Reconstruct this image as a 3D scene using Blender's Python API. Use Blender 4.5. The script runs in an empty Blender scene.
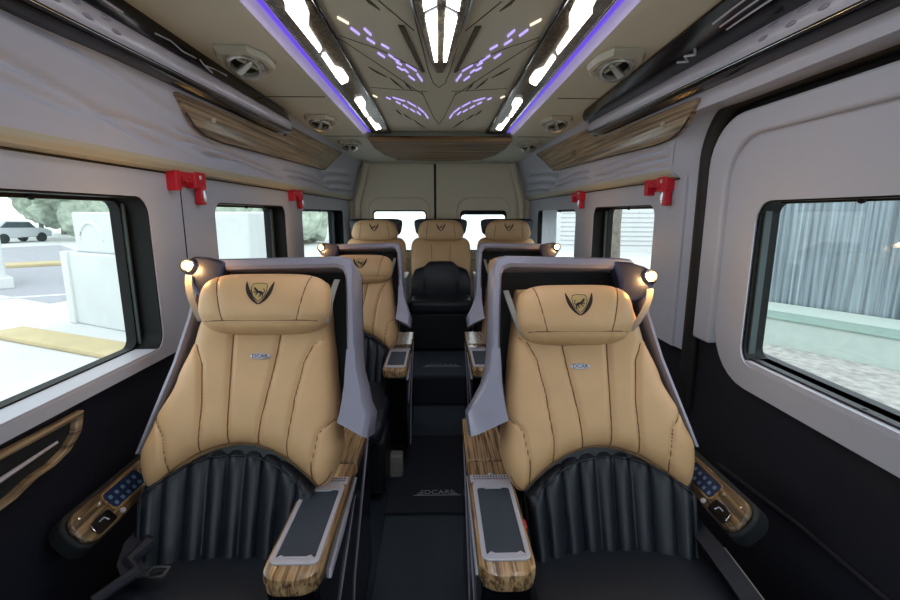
import bpy, bmesh, math, random
from mathutils import Vector, Matrix, noise
random.seed(4)
scene = bpy.context.scene
col = scene.collection

# ------------------------------------------------------------------ materials
def lin(c):
    c = c / 255.0
    return c / 12.92 if c <= 0.04045 else ((c + 0.055) / 1.055) ** 2.4

def srgb(r, g, b):
    return (lin(r), lin(g), lin(b), 1.0)

def mat(name, color, rough=0.5, metal=0.0, bump=0.0, scale=200.0, vary=0.0, vscale=8.0, coat=0.0, emit=None, strength=0.0, spec=0.5, stretch=None):
    m = bpy.data.materials.new(name); m.use_nodes = True
    nt = m.node_tree; b = nt.nodes['Principled BSDF']
    b.inputs['Base Color'].default_value = color
    b.inputs['Roughness'].default_value = rough
    b.inputs['Metallic'].default_value = metal
    b.inputs['Coat Weight'].default_value = coat
    b.inputs['Specular IOR Level'].default_value = spec
    if emit:
        b.inputs['Emission Color'].default_value = emit
        b.inputs['Emission Strength'].default_value = strength
    tc = nt.nodes.new('ShaderNodeTexCoord')
    if vary > 0:
        mp = nt.nodes.new('ShaderNodeMapping')
        if stretch: mp.inputs['Scale'].default_value = stretch
        nt.links.new(tc.outputs['Object'], mp.inputs['Vector'])
        n = nt.nodes.new('ShaderNodeTexNoise'); n.inputs['Scale'].default_value = vscale; n.inputs['Detail'].default_value = 5
        nt.links.new(mp.outputs['Vector'], n.inputs['Vector'])
        r = nt.nodes.new('ShaderNodeValToRGB')
        r.color_ramp.elements[0].position = 0.3; r.color_ramp.elements[1].position = 0.7
        r.color_ramp.elements[0].color = tuple(c * (1 - vary) for c in color[:3]) + (1,)
        r.color_ramp.elements[1].color = tuple(min(1, c * (1 + vary)) for c in color[:3]) + (1,)
        nt.links.new(n.outputs['Fac'], r.inputs['Fac']); nt.links.new(r.outputs['Color'], b.inputs['Base Color'])
    if bump > 0:
        n2 = nt.nodes.new('ShaderNodeTexNoise'); n2.inputs['Scale'].default_value = scale; n2.inputs['Detail'].default_value = 3
        nt.links.new(tc.outputs['Object'], n2.inputs['Vector'])
        bp = nt.nodes.new('ShaderNodeBump'); bp.inputs['Strength'].default_value = bump; bp.inputs['Distance'].default_value = 0.004
        nt.links.new(n2.outputs['Fac'], bp.inputs['Height']); nt.links.new(bp.outputs['Normal'], b.inputs['Normal'])
    return m

def wood(name, c0, c1, c2, axis_scale, rough=0.25, coat=0.6, dist=3.0, wscale=1.0):
    m = bpy.data.materials.new(name); m.use_nodes = True
    nt = m.node_tree; b = nt.nodes['Principled BSDF']
    b.inputs['Roughness'].default_value = rough; b.inputs['Coat Weight'].default_value = coat
    b.inputs['Coat Roughness'].default_value = 0.12
    tc = nt.nodes.new('ShaderNodeTexCoord'); mp = nt.nodes.new('ShaderNodeMapping')
    mp.inputs['Scale'].default_value = axis_scale
    nt.links.new(tc.outputs['Object'], mp.inputs['Vector'])
    n = nt.nodes.new('ShaderNodeTexNoise'); n.inputs['Scale'].default_value = wscale; n.inputs['Detail'].default_value = 6
    n.inputs['Distortion'].default_value = dist * 0.2
    nt.links.new(mp.outputs['Vector'], n.inputs['Vector'])
    r = nt.nodes.new('ShaderNodeValToRGB'); e = r.color_ramp.elements
    e[0].position = 0.36; e[0].color = c0; e[1].position = 0.66; e[1].color = c2
    k = e.new(0.5); k.color = c1
    nt.links.new(n.outputs['Fac'], r.inputs['Fac']); nt.links.new(r.outputs['Color'], b.inputs['Base Color'])
    return m

def glass(name, tint=(0.93, 0.97, 0.96, 1)):
    m = bpy.data.materials.new(name); m.use_nodes = True
    nt = m.node_tree; nt.nodes.remove(nt.nodes['Principled BSDF'])
    out = nt.nodes['Material Output']
    t = nt.nodes.new('ShaderNodeBsdfTransparent'); t.inputs['Color'].default_value = tint
    g = nt.nodes.new('ShaderNodeBsdfGlossy'); g.inputs['Roughness'].default_value = 0.02
    mx = nt.nodes.new('ShaderNodeMixShader'); mx.inputs[0].default_value = 0.05
    nt.links.new(t.outputs[0], mx.inputs[1]); nt.links.new(g.outputs[0], mx.inputs[2]); nt.links.new(mx.outputs[0], out.inputs['Surface'])
    return m

M = {}
M['beige'] = mat('tan_leather', srgb(215, 173, 128), 0.42, bump=0.12, scale=420, vary=0.05, vscale=9)
M['stitch'] = mat('tan_stitching', srgb(118, 84, 52), 0.7, bump=0.2)
M['black'] = mat('black_leather', srgb(30, 35, 45), 0.36, bump=0.15, scale=380, vary=0.1, vscale=10)
M['blackstitch'] = mat('black_stitching', srgb(12, 13, 16), 0.7, bump=0.2)
M['silver'] = mat('silver_plastic', srgb(152, 151, 170), 0.36, metal=0.3, bump=0.03, scale=60)
M['silverdark'] = mat('dark_silver_plastic', srgb(62, 64, 86), 0.3, metal=0.5, bump=0.03, scale=60)
M['inner'] = mat('shell_lining', srgb(24, 28, 32), 0.7, bump=0.15, scale=300)
M['gloss'] = mat('gloss_black', srgb(10, 10, 16), 0.16, coat=0.0, spec=0.3, bump=0.01, scale=20)
M['pedestal'] = mat('seat_base_plastic', srgb(24, 26, 32), 0.45, bump=0.1, scale=200)
M['chrome'] = mat('chrome', srgb(205, 206, 212), 0.16, metal=1.0, bump=0.01, scale=30)
M['tray'] = mat('satin_silver', srgb(198, 196, 210), 0.34, metal=0.35, bump=0.05, scale=300)
M['pad'] = mat('grey_charging_pad', srgb(52, 62, 74), 0.5, bump=0.15, scale=260, vary=0.06)
M['strap'] = mat('grey_strap', srgb(140, 138, 134), 0.6, bump=0.2, scale=300)
M['belt'] = mat('belt_webbing', srgb(30, 34, 46), 0.7, bump=0.35, scale=300)
M['emblem'] = mat('embroidered_brown', srgb(40, 26, 16), 0.7, bump=0.3, scale=500)
M['shield'] = mat('embroidered_gold', srgb(200, 168, 112), 0.6, bump=0.3, scale=500)
M['screen'] = mat('control_screen', srgb(30, 46, 76), 0.15, coat=0.4, vary=0.2, vscale=60)
M['icon'] = mat('screen_icon_blue', srgb(84, 116, 158), 0.3, bump=0.01)
M['red'] = mat('red_plastic', srgb(196, 22, 44), 0.35, bump=0.05, scale=80)
M['wood'] = wood('zebra_wood', srgb(92, 68, 46), srgb(158, 124, 88), srgb(192, 160, 120), (160, 5, 60), wscale=1.0)
M['woodlong'] = wood('walnut_inlay', srgb(92, 76, 58), srgb(136, 114, 88), srgb(172, 148, 118), (6, 1.6, 95), dist=3)
M['wooddark'] = wood('dark_walnut', srgb(78, 60, 42), srgb(122, 98, 70), srgb(158, 132, 98), (2, 42, 30), rough=0.6, coat=0.0, dist=3)
M['wooddark'].node_tree.nodes['Principled BSDF'].inputs['Specular IOR Level'].default_value = 0.15
M['woodarm'] = wood('dark_zebra_wood', srgb(52, 42, 32), srgb(98, 78, 54), srgb(146, 118, 82), (120, 5, 60))
M['marble'] = wood('dark_marbled_trim', srgb(34, 32, 26), srgb(66, 62, 50), srgb(120, 112, 92), (60, 40, 60), rough=0.3, coat=0.3, dist=8)
M['wall'] = mat('grey_wall_panel', srgb(180, 184, 198), 0.5, bump=0.05, scale=150, vary=0.015, vscale=2)
M['padded'] = mat('padded_grey_vinyl', srgb(184, 187, 203), 0.45, bump=0.08, scale=250, vary=0.02, vscale=3)
M['lip'] = mat('beige_lip', srgb(182, 178, 160), 0.5, bump=0.08, scale=200)
M['ceil'] = mat('beige_headliner', srgb(197, 199, 184), 0.55, bump=0.06, scale=300, vary=0.02, vscale=3)
M['ceildark'] = mat('olive_headliner_line', srgb(70, 70, 60), 0.6, bump=0.06)
M['vent'] = mat('vent_plastic', srgb(168, 168, 152), 0.35, bump=0.03)
M['ventring'] = mat('vent_ring_metal', srgb(190, 190, 182), 0.25, metal=0.7, bump=0.02)
M['rear'] = mat('rear_door_lining', srgb(222, 212, 190), 0.55, bump=0.06, scale=200, vary=0.02, vscale=3)
M['dark'] = mat('navy_lower_panel', srgb(27, 29, 40), 0.5, bump=0.1, scale=200)
M['frame'] = mat('black_window_frame', srgb(13, 15, 17), 0.6, bump=0.05, spec=0.25)
M['reveal'] = mat('slate_window_reveal', srgb(64, 78, 82), 0.6, bump=0.1)
M['rubber'] = mat('black_rubber_seal', srgb(14, 14, 17), 0.6, bump=0.1)
M['floor'] = mat('dark_vinyl_floor', srgb(44, 52, 64), 0.4, bump=0.1, scale=120, vary=0.08, vscale=5)
M['mat'] = mat('dark_carpet_mat', srgb(34, 38, 50), 0.85, bump=0.5, scale=320, vary=0.12, vscale=90)
M['matg'] = mat('slate_mat', srgb(46, 57, 70), 0.7, bump=0.4, scale=320, vary=0.1, vscale=90)
M['curtain'] = mat('white_curtain', srgb(226, 228, 232), 0.8, bump=0.1)
_nt = M['curtain'].node_tree; _tl = _nt.nodes.new('ShaderNodeBsdfTranslucent'); _tl.inputs['Color'].default_value = (0.85, 0.87, 0.9, 1)
_mx = _nt.nodes.new('ShaderNodeMixShader'); _mx.inputs[0].default_value = 0.55
_nt.links.new(_nt.nodes['Principled BSDF'].outputs[0], _mx.inputs[1]); _nt.links.new(_tl.outputs[0], _mx.inputs[2]); _nt.links.new(_mx.outputs[0], _nt.nodes['Material Output'].inputs['Surface'])
M['glass'] = glass('window_glass')
M['lamp'] = mat('white_lamp', (0.9, 0.9, 0.9, 1), 0.4, emit=(1, 0.97, 0.95, 1), strength=7)
M['lampc'] = mat('central_lamp', (0.9, 0.9, 0.9, 1), 0.4, emit=(0.97, 0.97, 1, 1), strength=9)
M['purple'] = mat('purple_led', (0.2, 0.1, 0.6, 1), 0.4, emit=(0.09, 0.045, 0.55, 1), strength=1.0)
M['lilac'] = mat('lilac_painted_glow', (0.6, 0.58, 0.8, 1), 0.5, emit=(0.36, 0.31, 0.56, 1), strength=0.32)  # weak emission paints the purple LED's glow, not a lamp cover
M['dash'] = mat('violet_light', (0.6, 0.5, 0.9, 1), 0.4, emit=(0.44, 0.34, 0.90, 1), strength=0.85)
M['dashw'] = mat('warm_light', (0.9, 0.8, 0.7, 1), 0.4, emit=(1.0, 0.84, 0.66, 1), strength=0.9)
M['bulb'] = mat('warm_bulb', (1, 0.8, 0.5, 1), 0.3, emit=(1.0, 0.55, 0.14, 1), strength=4)
M['text'] = mat('grey_lettering', srgb(150, 154, 164), 0.6, bump=0.1)
M['textd'] = mat('dark_lettering', srgb(60, 62, 70), 0.5, bump=0.1)
# outside
M['ground'] = mat('pale_concrete_ground', srgb(204, 205, 206), 0.9, bump=0.2, scale=6, vary=0.08, vscale=0.6)
M['gravel'] = mat('gravel', srgb(168, 166, 163), 0.95, bump=0.8, scale=14, vary=0.3, vscale=9)
M['road'] = mat('asphalt', srgb(160, 160, 168), 0.9, bump=0.2, scale=8, vary=0.06)
M['concrete'] = mat('white_concrete', srgb(204, 208, 209), 0.85, bump=0.15, scale=5, vary=0.05, vscale=1.2)
M['yellow'] = mat('yellow_paint', srgb(188, 172, 134), 0.8, bump=0.1, scale=8, vary=0.08, vscale=2)
M['white'] = mat('white_paint', srgb(208, 210, 210), 0.7, bump=0.05, scale=8)
M['corr'] = mat('corrugated_sheet', srgb(138, 150, 158), 0.45, metal=0.2, vary=0.5, vscale=2.4, stretch=(9, 9, 0.22), bump=0.05)
M['ledge'] = mat('pale_green_ledge', srgb(188, 200, 194), 0.8, bump=0.1, scale=8, vary=0.04)
M['ledgetop'] = mat('green_ledge_top', srgb(138, 160, 152), 0.8, bump=0.1, scale=8, vary=0.08)
M['leaf'] = mat('leaves', srgb(168, 180, 164), 0.8, bump=0.6, scale=3, vary=0.35, vscale=2.5)
M['bark'] = mat('bark', srgb(120, 114, 106), 0.9, bump=0.6, scale=20, vary=0.3)
M['carglass'] = mat('vehicle_glass', srgb(60, 70, 78), 0.15, bump=0.01)
M['carbody'] = mat('grey_car_paint', srgb(190, 194, 200), 0.35, coat=0.3, bump=0.01)

# ------------------------------------------------------------------ helpers
def link(o, parent=None):
    col.objects.link(o)
    if parent is not None: o.parent = parent
    return o

def tag(o, label=None, cat=None, group=None, kind=None):
    if label: o['label'] = label
    if cat: o['category'] = cat
    if group: o['group'] = group
    if kind: o['kind'] = kind
    return o

def thing(name, label, cat, loc=(0, 0, 0), group=None, rotz=0):
    o = bpy.data.objects.new(name, None); link(o)
    o.empty_display_size = 0.05
    o.location = loc; o.rotation_euler = (0, 0, rotz)
    return tag(o, label, cat, group)

def obj(name, bm, m, parent=None, smooth=True, bevel=0.0, seg=3, kind=None, weld=False, angle=40):
    if weld: bmesh.ops.remove_doubles(bm, verts=bm.verts, dist=1e-5)
    bmesh.ops.recalc_face_normals(bm, faces=bm.faces)
    me = bpy.data.meshes.new(name); bm.to_mesh(me); bm.free()
    ms = m if isinstance(m, (list, tuple)) else [m]
    for k in ms: me.materials.append(k)
    if smooth:
        for p in me.polygons: p.use_smooth = True
        try: me.set_sharp_from_angle(angle=math.radians(angle))
        except Exception: pass
    o = bpy.data.objects.new(name, me); link(o, parent)
    if bevel > 0:
        md = o.modifiers.new('bevel', 'BEVEL'); md.width = bevel; md.segments = seg; md.limit_method = 'ANGLE'; md.angle_limit = math.radians(35)
        md.harden_normals = False
    if kind: o['kind'] = kind
    return o

def nb(): return bmesh.new()

def box(bm, x0, x1, y0, y1, z0, z1, mi=0):
    vs = [bm.verts.new((x, y, z)) for x in (x0, x1) for y in (y0, y1) for z in (z0, z1)]
    for f in ((0, 1, 3, 2), (4, 6, 7, 5), (0, 4, 5, 1), (2, 3, 7, 6), (0, 2, 6, 4), (1, 5, 7, 3)):
        bm.faces.new([vs[i] for i in f]).material_index = mi
    return bm

def loft(bm, rings, close=True, cap=True, mi=0):
    R = [[bm.verts.new(p) for p in r] for r in rings]
    n = len(R[0])
    for a, b in zip(R[:-1], R[1:]):
        for i in range(n if close else n - 1):
            j = (i + 1) % n
            try: bm.faces.new((a[i], a[j], b[j], b[i])).material_index = mi
            except ValueError: pass
    if cap and close:
        for r in (R[0], R[-1]):
            try: bm.faces.new(r).material_index = mi
            except ValueError: pass
    return bm

def tube(bm, pts, r, n=8, closed=False, rx=None, upv=None):
    pts = [Vector(p) for p in pts]
    rings = []
    N = len(pts)
    for i, p in enumerate(pts):
        if closed: t = pts[(i + 1) % N] - pts[i - 1]
        else: t = pts[min(i + 1, N - 1)] - pts[max(i - 1, 0)]
        if t.length < 1e-9: t = Vector((0, 1, 0))
        t.normalize()
        up = Vector((0, 0, 1)) if abs(t.z) < 0.9 else Vector((1, 0, 0))
        if upv: up = Vector(upv)
        a = t.cross(up).normalized(); b = a.cross(t).normalized()
        rr = r[i] if isinstance(r, (list, tuple)) else r
        rings.append([p + a * (math.cos(k * 2 * math.pi / n) * (rx or rr)) + b * (math.sin(k * 2 * math.pi / n) * rr) for k in range(n)])
    if closed: rings.append(rings[0])
    return loft(bm, rings, True, not closed)

def prism(bm, pts, vec, mi=0):
    vec = Vector(vec)
    a = [bm.verts.new(p) for p in pts]; b = [bm.verts.new(Vector(p) + vec) for p in pts]
    bm.faces.new(a).material_index = mi; bm.faces.new(list(reversed(b))).material_index = mi
    n = len(a)
    for i in range(n):
        bm.faces.new((a[i], b[i], b[(i + 1) % n], a[(i + 1) % n])).material_index = mi
    return bm

def rrect(a0, a1, b0, b1, r, n=7, rs=None):
    """rounded rectangle loop, radii per corner (a0b0, a1b0, a1b1, a0b1)"""
    rs = rs or (r, r, r, r); out = []
    for (ca, cb, st, rr) in ((a0 + rs[0], b0 + rs[0], math.pi, rs[0]), (a1 - rs[1], b0 + rs[1], 1.5 * math.pi, rs[1]),
                             (a1 - rs[2], b1 - rs[2], 0, rs[2]), (a0 + rs[3], b1 - rs[3], 0.5 * math.pi, rs[3])):
        for k in range(n + 1):
            t = st + 0.5 * math.pi * k / n
            out.append((ca + rr * math.cos(t), cb + rr * math.sin(t)))
    return out

def holed(bm, outer, holes, fn, vec, mi=0):
    """flat panel with holes: 2-D loops mapped by fn to 3-D, thickened by vec"""
    edges = []; loops = []
    for lp in [outer] + holes:
        vs = [bm.verts.new(fn(*p)) for p in lp]; loops.append(vs)
        for i in range(len(vs)): edges.append(bm.edges.new((vs[i], vs[(i + 1) % len(vs)])))
    res = bmesh.ops.triangle_fill(bm, use_beauty=True, use_dissolve=False, edges=edges)
    fs = [g for g in res['geom'] if isinstance(g, bmesh.types.BMFace)]
    ex = bmesh.ops.extrude_face_region(bm, geom=fs)
    vs = [g for g in ex['geom'] if isinstance(g, bmesh.types.BMVert)]
    bmesh.ops.translate(bm, vec=Vector(vec), verts=vs)
    return bm

def ring(bm, outer, inner, fn, vec):
    """frame between two loops with the same number of points"""
    vec = Vector(vec)
    o = [Vector(fn(*p)) for p in outer]; i = [Vector(fn(*p)) for p in inner]
    rings = []
    for k in range(len(o)): rings.append([o[k], i[k], i[k] + vec, o[k] + vec])
    rings.append(rings[0])
    return loft(bm, rings, True, False)

def sphere(bm, c, r, sx=1, sy=1, sz=1, seg=16):
    mtx = Matrix.Translation(c) @ Matrix.Diagonal((sx, sy, sz, 1))
    bmesh.ops.create_uvsphere(bm, u_segments=seg, v_segments=seg // 2 + 2, radius=r, matrix=mtx)
    return bm

def lathe(bm, prof, mtx, n=24):
    rings = []
    for k in range(n):
        a = 2 * math.pi * k / n
        rings.append([mtx @ Vector((r * math.cos(a), r * math.sin(a), h)) for r, h in prof])
    rings.append(rings[0])
    return loft(bm, rings, False, False)

def interp(tab, x):
    if x <= tab[0][0]: return tab[0][1]
    for (a, b), (c, d) in zip(tab[:-1], tab[1:]):
        if x <= c:
            t = (x - a) / (c - a); t = t * t * (3 - 2 * t) * 0.5 + t * 0.5
            return b + (d - b) * t
    return tab[-1][1]

def grid(bm, nu, nv, fn):
    V = [[bm.verts.new(fn(i / (nu - 1), j / (nv - 1))) for i in range(nu)] for j in range(nv)]
    for j in range(nv - 1):
        for i in range(nu - 1):
            bm.faces.new((V[j][i], V[j][i + 1], V[j + 1][i + 1], V[j + 1][i]))
    return V

def words(name, s, size, mtx, m, parent, ext=0.0006, sx=1.0):
    c = bpy.data.curves.new(name, 'FONT'); c.body = s; c.size = size; c.extrude = ext; c.align_x = 'CENTER'; c.align_y = 'CENTER'
    tmp = bpy.data.objects.new(name + '_source', c); col.objects.link(tmp)
    dg = bpy.context.evaluated_depsgraph_get()
    me = bpy.data.meshes.new_from_object(tmp.evaluated_get(dg))
    col.objects.unlink(tmp); bpy.data.objects.remove(tmp)
    me.transform(mtx @ Matrix.Diagonal((sx, 1, 1, 1)))
    me.materials.clear(); me.materials.append(m)
    o = bpy.data.objects.new(name, me); link(o, parent)
    return o

# ------------------------------------------------------------------ camera
cam = bpy.data.cameras.new('camera'); cam.sensor_width = 36; cam.lens = 18.4; cam.clip_start = 0.02
co = bpy.data.objects.new('camera', cam); link(co)
co.location = (-0.02, 0, 1.30)
co.rotation_euler = (math.radians(90 - 10.6), 0, -math.atan(12 / 460))
scene.camera = co

# ------------------------------------------------------------------ the van shell
YF = -1.5; YB = 4.6
bm = nb(); box(bm, -0.99, 0.99, YF, YB + 0.1, -0.06, 0.0); obj('floor', bm, M['floor'], kind='structure', smooth=False)
# raised rear platform
bm = nb(); box(bm, -0.92, 0.92, 3.0, YB, 0.0, 0.2); obj('trim_1', bm, M['mat'], kind='structure', bevel=0.01)

# window and wall openings (y0, y1, z0, z1)
def window(n, side, y0, y1, z0, z1, gy1, label, rs, xin=0.88):
    """black frame, pane and pale sill set behind the wall opening"""
    s = side
    w = bpy.data.objects.new('window_%d' % n, None); link(w); w['kind'] = 'structure'
    fn = lambda y, z: (s * 0.948, y, z)
    bm = nb()
    outer = rrect(y0 - 0.03, y1 + 0.03, z0 - 0.03, z1 + 0.03, 0.05)
    inner = rrect(y0 + 0.02, gy1, z0 + 0.012, z1 - 0.014, 0.03)
    ring(bm, outer, inner, fn, (s * 0.03, 0, 0)); obj('window_frame', bm, M['frame'], w)
    bm = nb()
    prism(bm, [(s * 0.962, y, z) for y, z in rrect(y0 + 0.01, gy1 + 0.01, z0 + 0.01, z1 - 0.005, 0.03)], (s * 0.004, 0, 0))
    obj('pane', bm, M['glass'], w, smooth=False)
    bm = nb(); box(bm, s * (xin + 0.002), s * 0.9485, y0 + 0.03, y1 - 0.012, z0 - 0.012, z0 + 0.008); obj('window_sill', bm, M['wall'], w)
    bm = nb(); ring(bm, rrect(y0, y1, z0, z1, 0.055), rrect(y0 + 0.005, y1 - 0.005, z0 + 0.005, z1 - 0.005, 0.05), lambda y, z: (s * 0.8835, y, z), (s * 0.065, 0, 0)); obj('frame_lining', bm, M['frame'], w)
    # inner band beside the pane, as on a sliding window
    bm = nb(); box(bm, s * 0.940, s * 0.949, gy1 + 0.006, gy1 + 0.45 * (y1 - gy1), z0 + 0.02, z1 - 0.02); obj('frame_band', bm, M['reveal'], w)
    for yy in (y0 + 0.55 * (y1 - y0), y0 + 0.85 * (y1 - y0)):
        bm = nb(); sphere(bm, (s * 0.944, yy, z1 - 0.010), 0.009, seg=10); obj('latch', bm, M['frame'], w)
    return w

LW = [(-0.75, 1.42, 0.885, 1.35, 1.392), (1.83, 2.67, 0.885, 1.344, 2.60), (2.99, 4.28, 0.885, 1.332, 4.10)]
RWn = [(1.92, 2.69, 0.885, 1.338, 2.635), (3.03, 4.20, 0.885, 1.33, 4.13)]
n = 1
for i, (a, b, c, d, g) in enumerate(LW):
    window(n, -1, a, b, c, d, g, None, None); n += 1
for (a, b, c, d, g) in RWn:
    window(n, 1, a, b, c, d, g, None, None); n += 1

def wall_holes(L): return [rrect(a, b, c, d, 0.055) for a, b, c, d, g in L]
bm = nb(); holed(bm, [(YF, 0.855), (YB, 0.855), (YB, 1.445), (YF, 1.445)], wall_holes(LW), lambda y, z: (-0.88, y, z), (-0.045, 0, 0))
box(bm, -0.99, -0.955, YF, YB, 1.34, 1.9); box(bm, -0.99, -0.925, YF, YB, 0.84, 0.885)
obj('wall_left', bm, M['wall'], kind='structure', smooth=False)
bm = nb(); holed(bm, [(1.69, 0.80), (YB, 0.80), (YB, 1.445), (1.69, 1.445)], wall_holes(RWn), lambda y, z: (0.88, y, z), (0.045, 0, 0))
box(bm, 0.955, 0.99, YF, YB, 1.40, 1.9); box(bm, 0.925, 0.99, 1.7, YB, 0.80, 0.885)
obj('wall_right', bm, M['wall'], kind='structure', smooth=False)
# lower dark wall linings with a soft top roll
bm = nb()
prof = [(-0.99, 0.0), (-0.90, 0.0), (-0.905, 0.40), (-0.91, 0.80), (-0.90, 0.845), (-0.99, 0.853)]
loft(bm, [[(x, y, z) for x, z in prof] for y in (YF, YB)]); obj('trim_2', bm, M['dark'], kind='structure')
bm = nb()
prof = [(0.99, 0.0), (0.90, 0.0), (0.905, 0.40), (0.91, 0.74), (0.90, 0.785), (0.99, 0.80)]
loft(bm, [[(x, y, z) for x, z in prof] for y in (1.64, YB)]); obj('trim_3', bm, M['dark'], kind='structure')
# panel joint on the left wall
bm = nb(); tube(bm, [(-0.8795, 1.60, 0.86), (-0.8795, 1.60, 1.43)], 0.0022, 6); obj('trim_4', bm, M['rubber'], kind='structure')

# sliding door on the right
door = bpy.data.objects.new('door_1', None); link(door); door['kind'] = 'structure'
hole = rrect(-0.55, 1.325, 0.85, 1.345, 0.06)
inner_loop = rrect(-1.3, 1.455, 0.785, 1.525, 0.13, rs=(0.01, 0.17, 0.13, 0.01))
bm = nb()
top_arc = [q for q in inner_loop[16:24]]
L_loop = [(-1.3, 1.525)] + list(reversed(top_arc)) + [(1.455, 0.875), (1.55, 0.875)] + rrect(YF, 1.55, 0.9, 1.595, 0.1, rs=(0.01, 0.02, 0.15, 0.01))[16:24] + [(-1.3, 1.595)]
prism(bm, [(0.874, y, z) for y, z in L_loop], (0.05, 0, 0))
obj('door_panel', bm, M['wall'], door, bevel=0.009, seg=3)
bm = nb()
holed(bm, inner_loop, [hole], lambda y, z: (0.893, y, z), (0.030, 0, 0))
obj('inner_panel', bm, M['wall'], door, bevel=0.008, seg=3)
bm = nb()
prof = [(0.99, 0.0), (0.90, 0.0), (0.895, 0.30), (0.890, 0.52), (0.912, 0.60), (0.916, 0.80), (0.912, 0.876), (0.99, 0.876)]
loft(bm, [[(x, y, z) for x, z in prof] for y in (YF, 1.58)]); obj('lower_door_panel', bm, M['dark'], door)
bm = nb(); tube(bm, [(0.888, -1.3, 0.55), (0.885, 1.0, 0.53), (0.888, 1.35, 0.50)], 0.006, 8); obj('panel_ridge', bm, M['dark'], door)
w = bpy.data.objects.new('window_6', None); link(w); w['kind'] = 'structure'
bm = nb(); ring(bm, rrect(-0.58, 1.355, 0.82, 1.375, 0.07), rrect(-0.5, 1.318, 0.876, 1.328, 0.03), lambda y, z: (0.932, y, z), (0.03, 0, 0)); obj('window_frame', bm, M['frame'], w)
bm = nb(); prism(bm, [(0.948, y, z) for y, z in rrect(-0.51, 1.325, 0.865, 1.335, 0.03)], (0.004, 0, 0)); obj('pane', bm, M['glass'], w, smooth=False)
bm = nb(); ring(bm, rrect(-0.55, 1.325, 0.85, 1.345, 0.06), rrect(-0.545, 1.318, 0.857, 1.337, 0.055), lambda y, z: (0.8915, y, z), (0.004, 0, 0)); obj('window_trim', bm, M['wall'], w)
bm = nb(); ring(bm, rrect(-0.545, 1.318, 0.857, 1.337, 0.055), rrect(-0.54, 1.313, 0.861, 1.333, 0.05), lambda y, z: (0.900, y, z), (0.032, 0, 0)); obj('frame_lining', bm, M['frame'], w)
bm = nb(); box(bm, 0.896, 0.9325, -0.5, 1.298, 0.852, 0.870); obj('window_sill', bm, M['wall'], w)
bm = nb(); box(bm, 0.912, 0.931, 1.306, 1.3125, 0.88, 1.32); obj('frame_band', bm, M['reveal'], w)
for yy, zz in ((0.93, 0.868), (1.02, 1.332), (0.6, 0.868)):
    bm = nb(); sphere(bm, (0.921, yy, zz), 0.010, seg=10); obj('latch', bm, M['frame'], w)
# rubber seal and surround of the door
def door_path(off, y_end=YF):
    p = [(1.60 + off, z) for z in (0.0, 0.4, 0.85, 1.2, 1.44)]
    cx, cz, r = 1.42, 1.47, 0.18 + off
    p += [(cx + r * math.cos(math.radians(a)), cz + r * math.sin(math.radians(a))) for a in range(5, 91, 9)]
    p += [(1.2, cz + r), (0.8, cz + r), (0.2, cz + r), (y_end, cz + r)]
    return p
bm = nb(); tube(bm, [(0.905, y, z) for y, z in door_path(0.0)], 0.030, 12, rx=0.033, upv=(1, 0, 0)); obj('door_seal', bm, M['rubber'], door)
bm = nb(); prism(bm, [(0.917, YF, 0.9), (0.917, 1.60, 0.9), (0.917, 1.60, 1.5), (0.917, 1.45, 1.64), (0.917, YF, 1.64)], (0.004, 0, 0)) if False else box(bm, 0.925, 0.935, YF, 1.60, 1.53, 1.66); obj('door_gap', bm, M['rubber'], door)
# padded coves above the windows
COVE = [(1.430, 0.885), (1.436, 0.850), (1.450, 0.838), (1.48, 0.834), (1.56, 0.818), (1.64, 0.797), (1.72, 0.772), (1.79, 0.745)]
def edge_z(y):
    if y <= 1.53: return 1.622
    if y >= 1.72: return 1.43
    return 1.622 - (0.19 - math.sqrt(max(0.0, 0.19 ** 2 - (y - 1.53) ** 2)))
def cove_x(z): return interp(COVE, z)
def cove(side, y0, y1, zmin, name, wr):
    nv, nu = 60, 320
    def f(u, v):
        y = y0 + (y1 - y0) * u
        zb = 1.43 if side < 0 else edge_z(y)
        z = zb + (1.79 - zb) * (v ** 1.35)
        x = cove_x(z)
        d = 0.0
        for (ya, za, yb, zb, wd, dp) in wr:
            if ya - 0.05 < y < yb + 0.05:
                t = (y - ya) / (yb - ya); t2 = min(1, max(0, t))
                zc = za + (zb - za) * t2 + 0.006 * math.sin(t2 * 5)
                fade = min(1, max(0, (y - ya + 0.04) / 0.08)) * min(1, max(0, (yb - y + 0.04) / 0.08))
                d += dp * fade * math.exp(-((z - zc) / wd) ** 2)
        d += 0.003 * noise.noise(Vector((y * 2.0, z * 6, side)))
        return (side * (x + d), y, z)
    bm = nb(); grid(bm, nu, nv, f)
    o = obj(name, bm, [M['padded'], M['lip']], kind='structure')
    for p in o.data.polygons:
        if p.center.z < 1.462 and (side < 0 or p.center.y > 1.725): p.material_index = 1
    return o
WRL = [(-0.2, 1.66, 1.15, 1.53, 0.012, 0.012), (0.75, 1.60, 1.45, 1.50, 0.010, 0.012), (0.9, 1.665, 1.5, 1.60, 0.011, 0.008), (1.2, 1.54, 1.9, 1.50, 0.009, 0.010),
       (1.5, 1.555, 2.0, 1.535, 0.006, 0.010), (1.55, 1.53, 2.35, 1.515, 0.006, 0.012), (1.7, 1.505, 2.5, 1.49, 0.006, 0.012),
       (2.5, 1.53, 3.3, 1.535, 0.006, 0.012), (2.6, 1.50, 3.6, 1.505, 0.006, 0.012), (3.3, 1.58, 4.2, 1.66, 0.02, 0.018), (3.4, 1.53, 4.4, 1.60, 0.02, 0.018), (3.6, 1.49, 4.5, 1.53, 0.015, 0.015)]
cove(-1, YF, YB, 1.43, 'trim_6', WRL)
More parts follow.
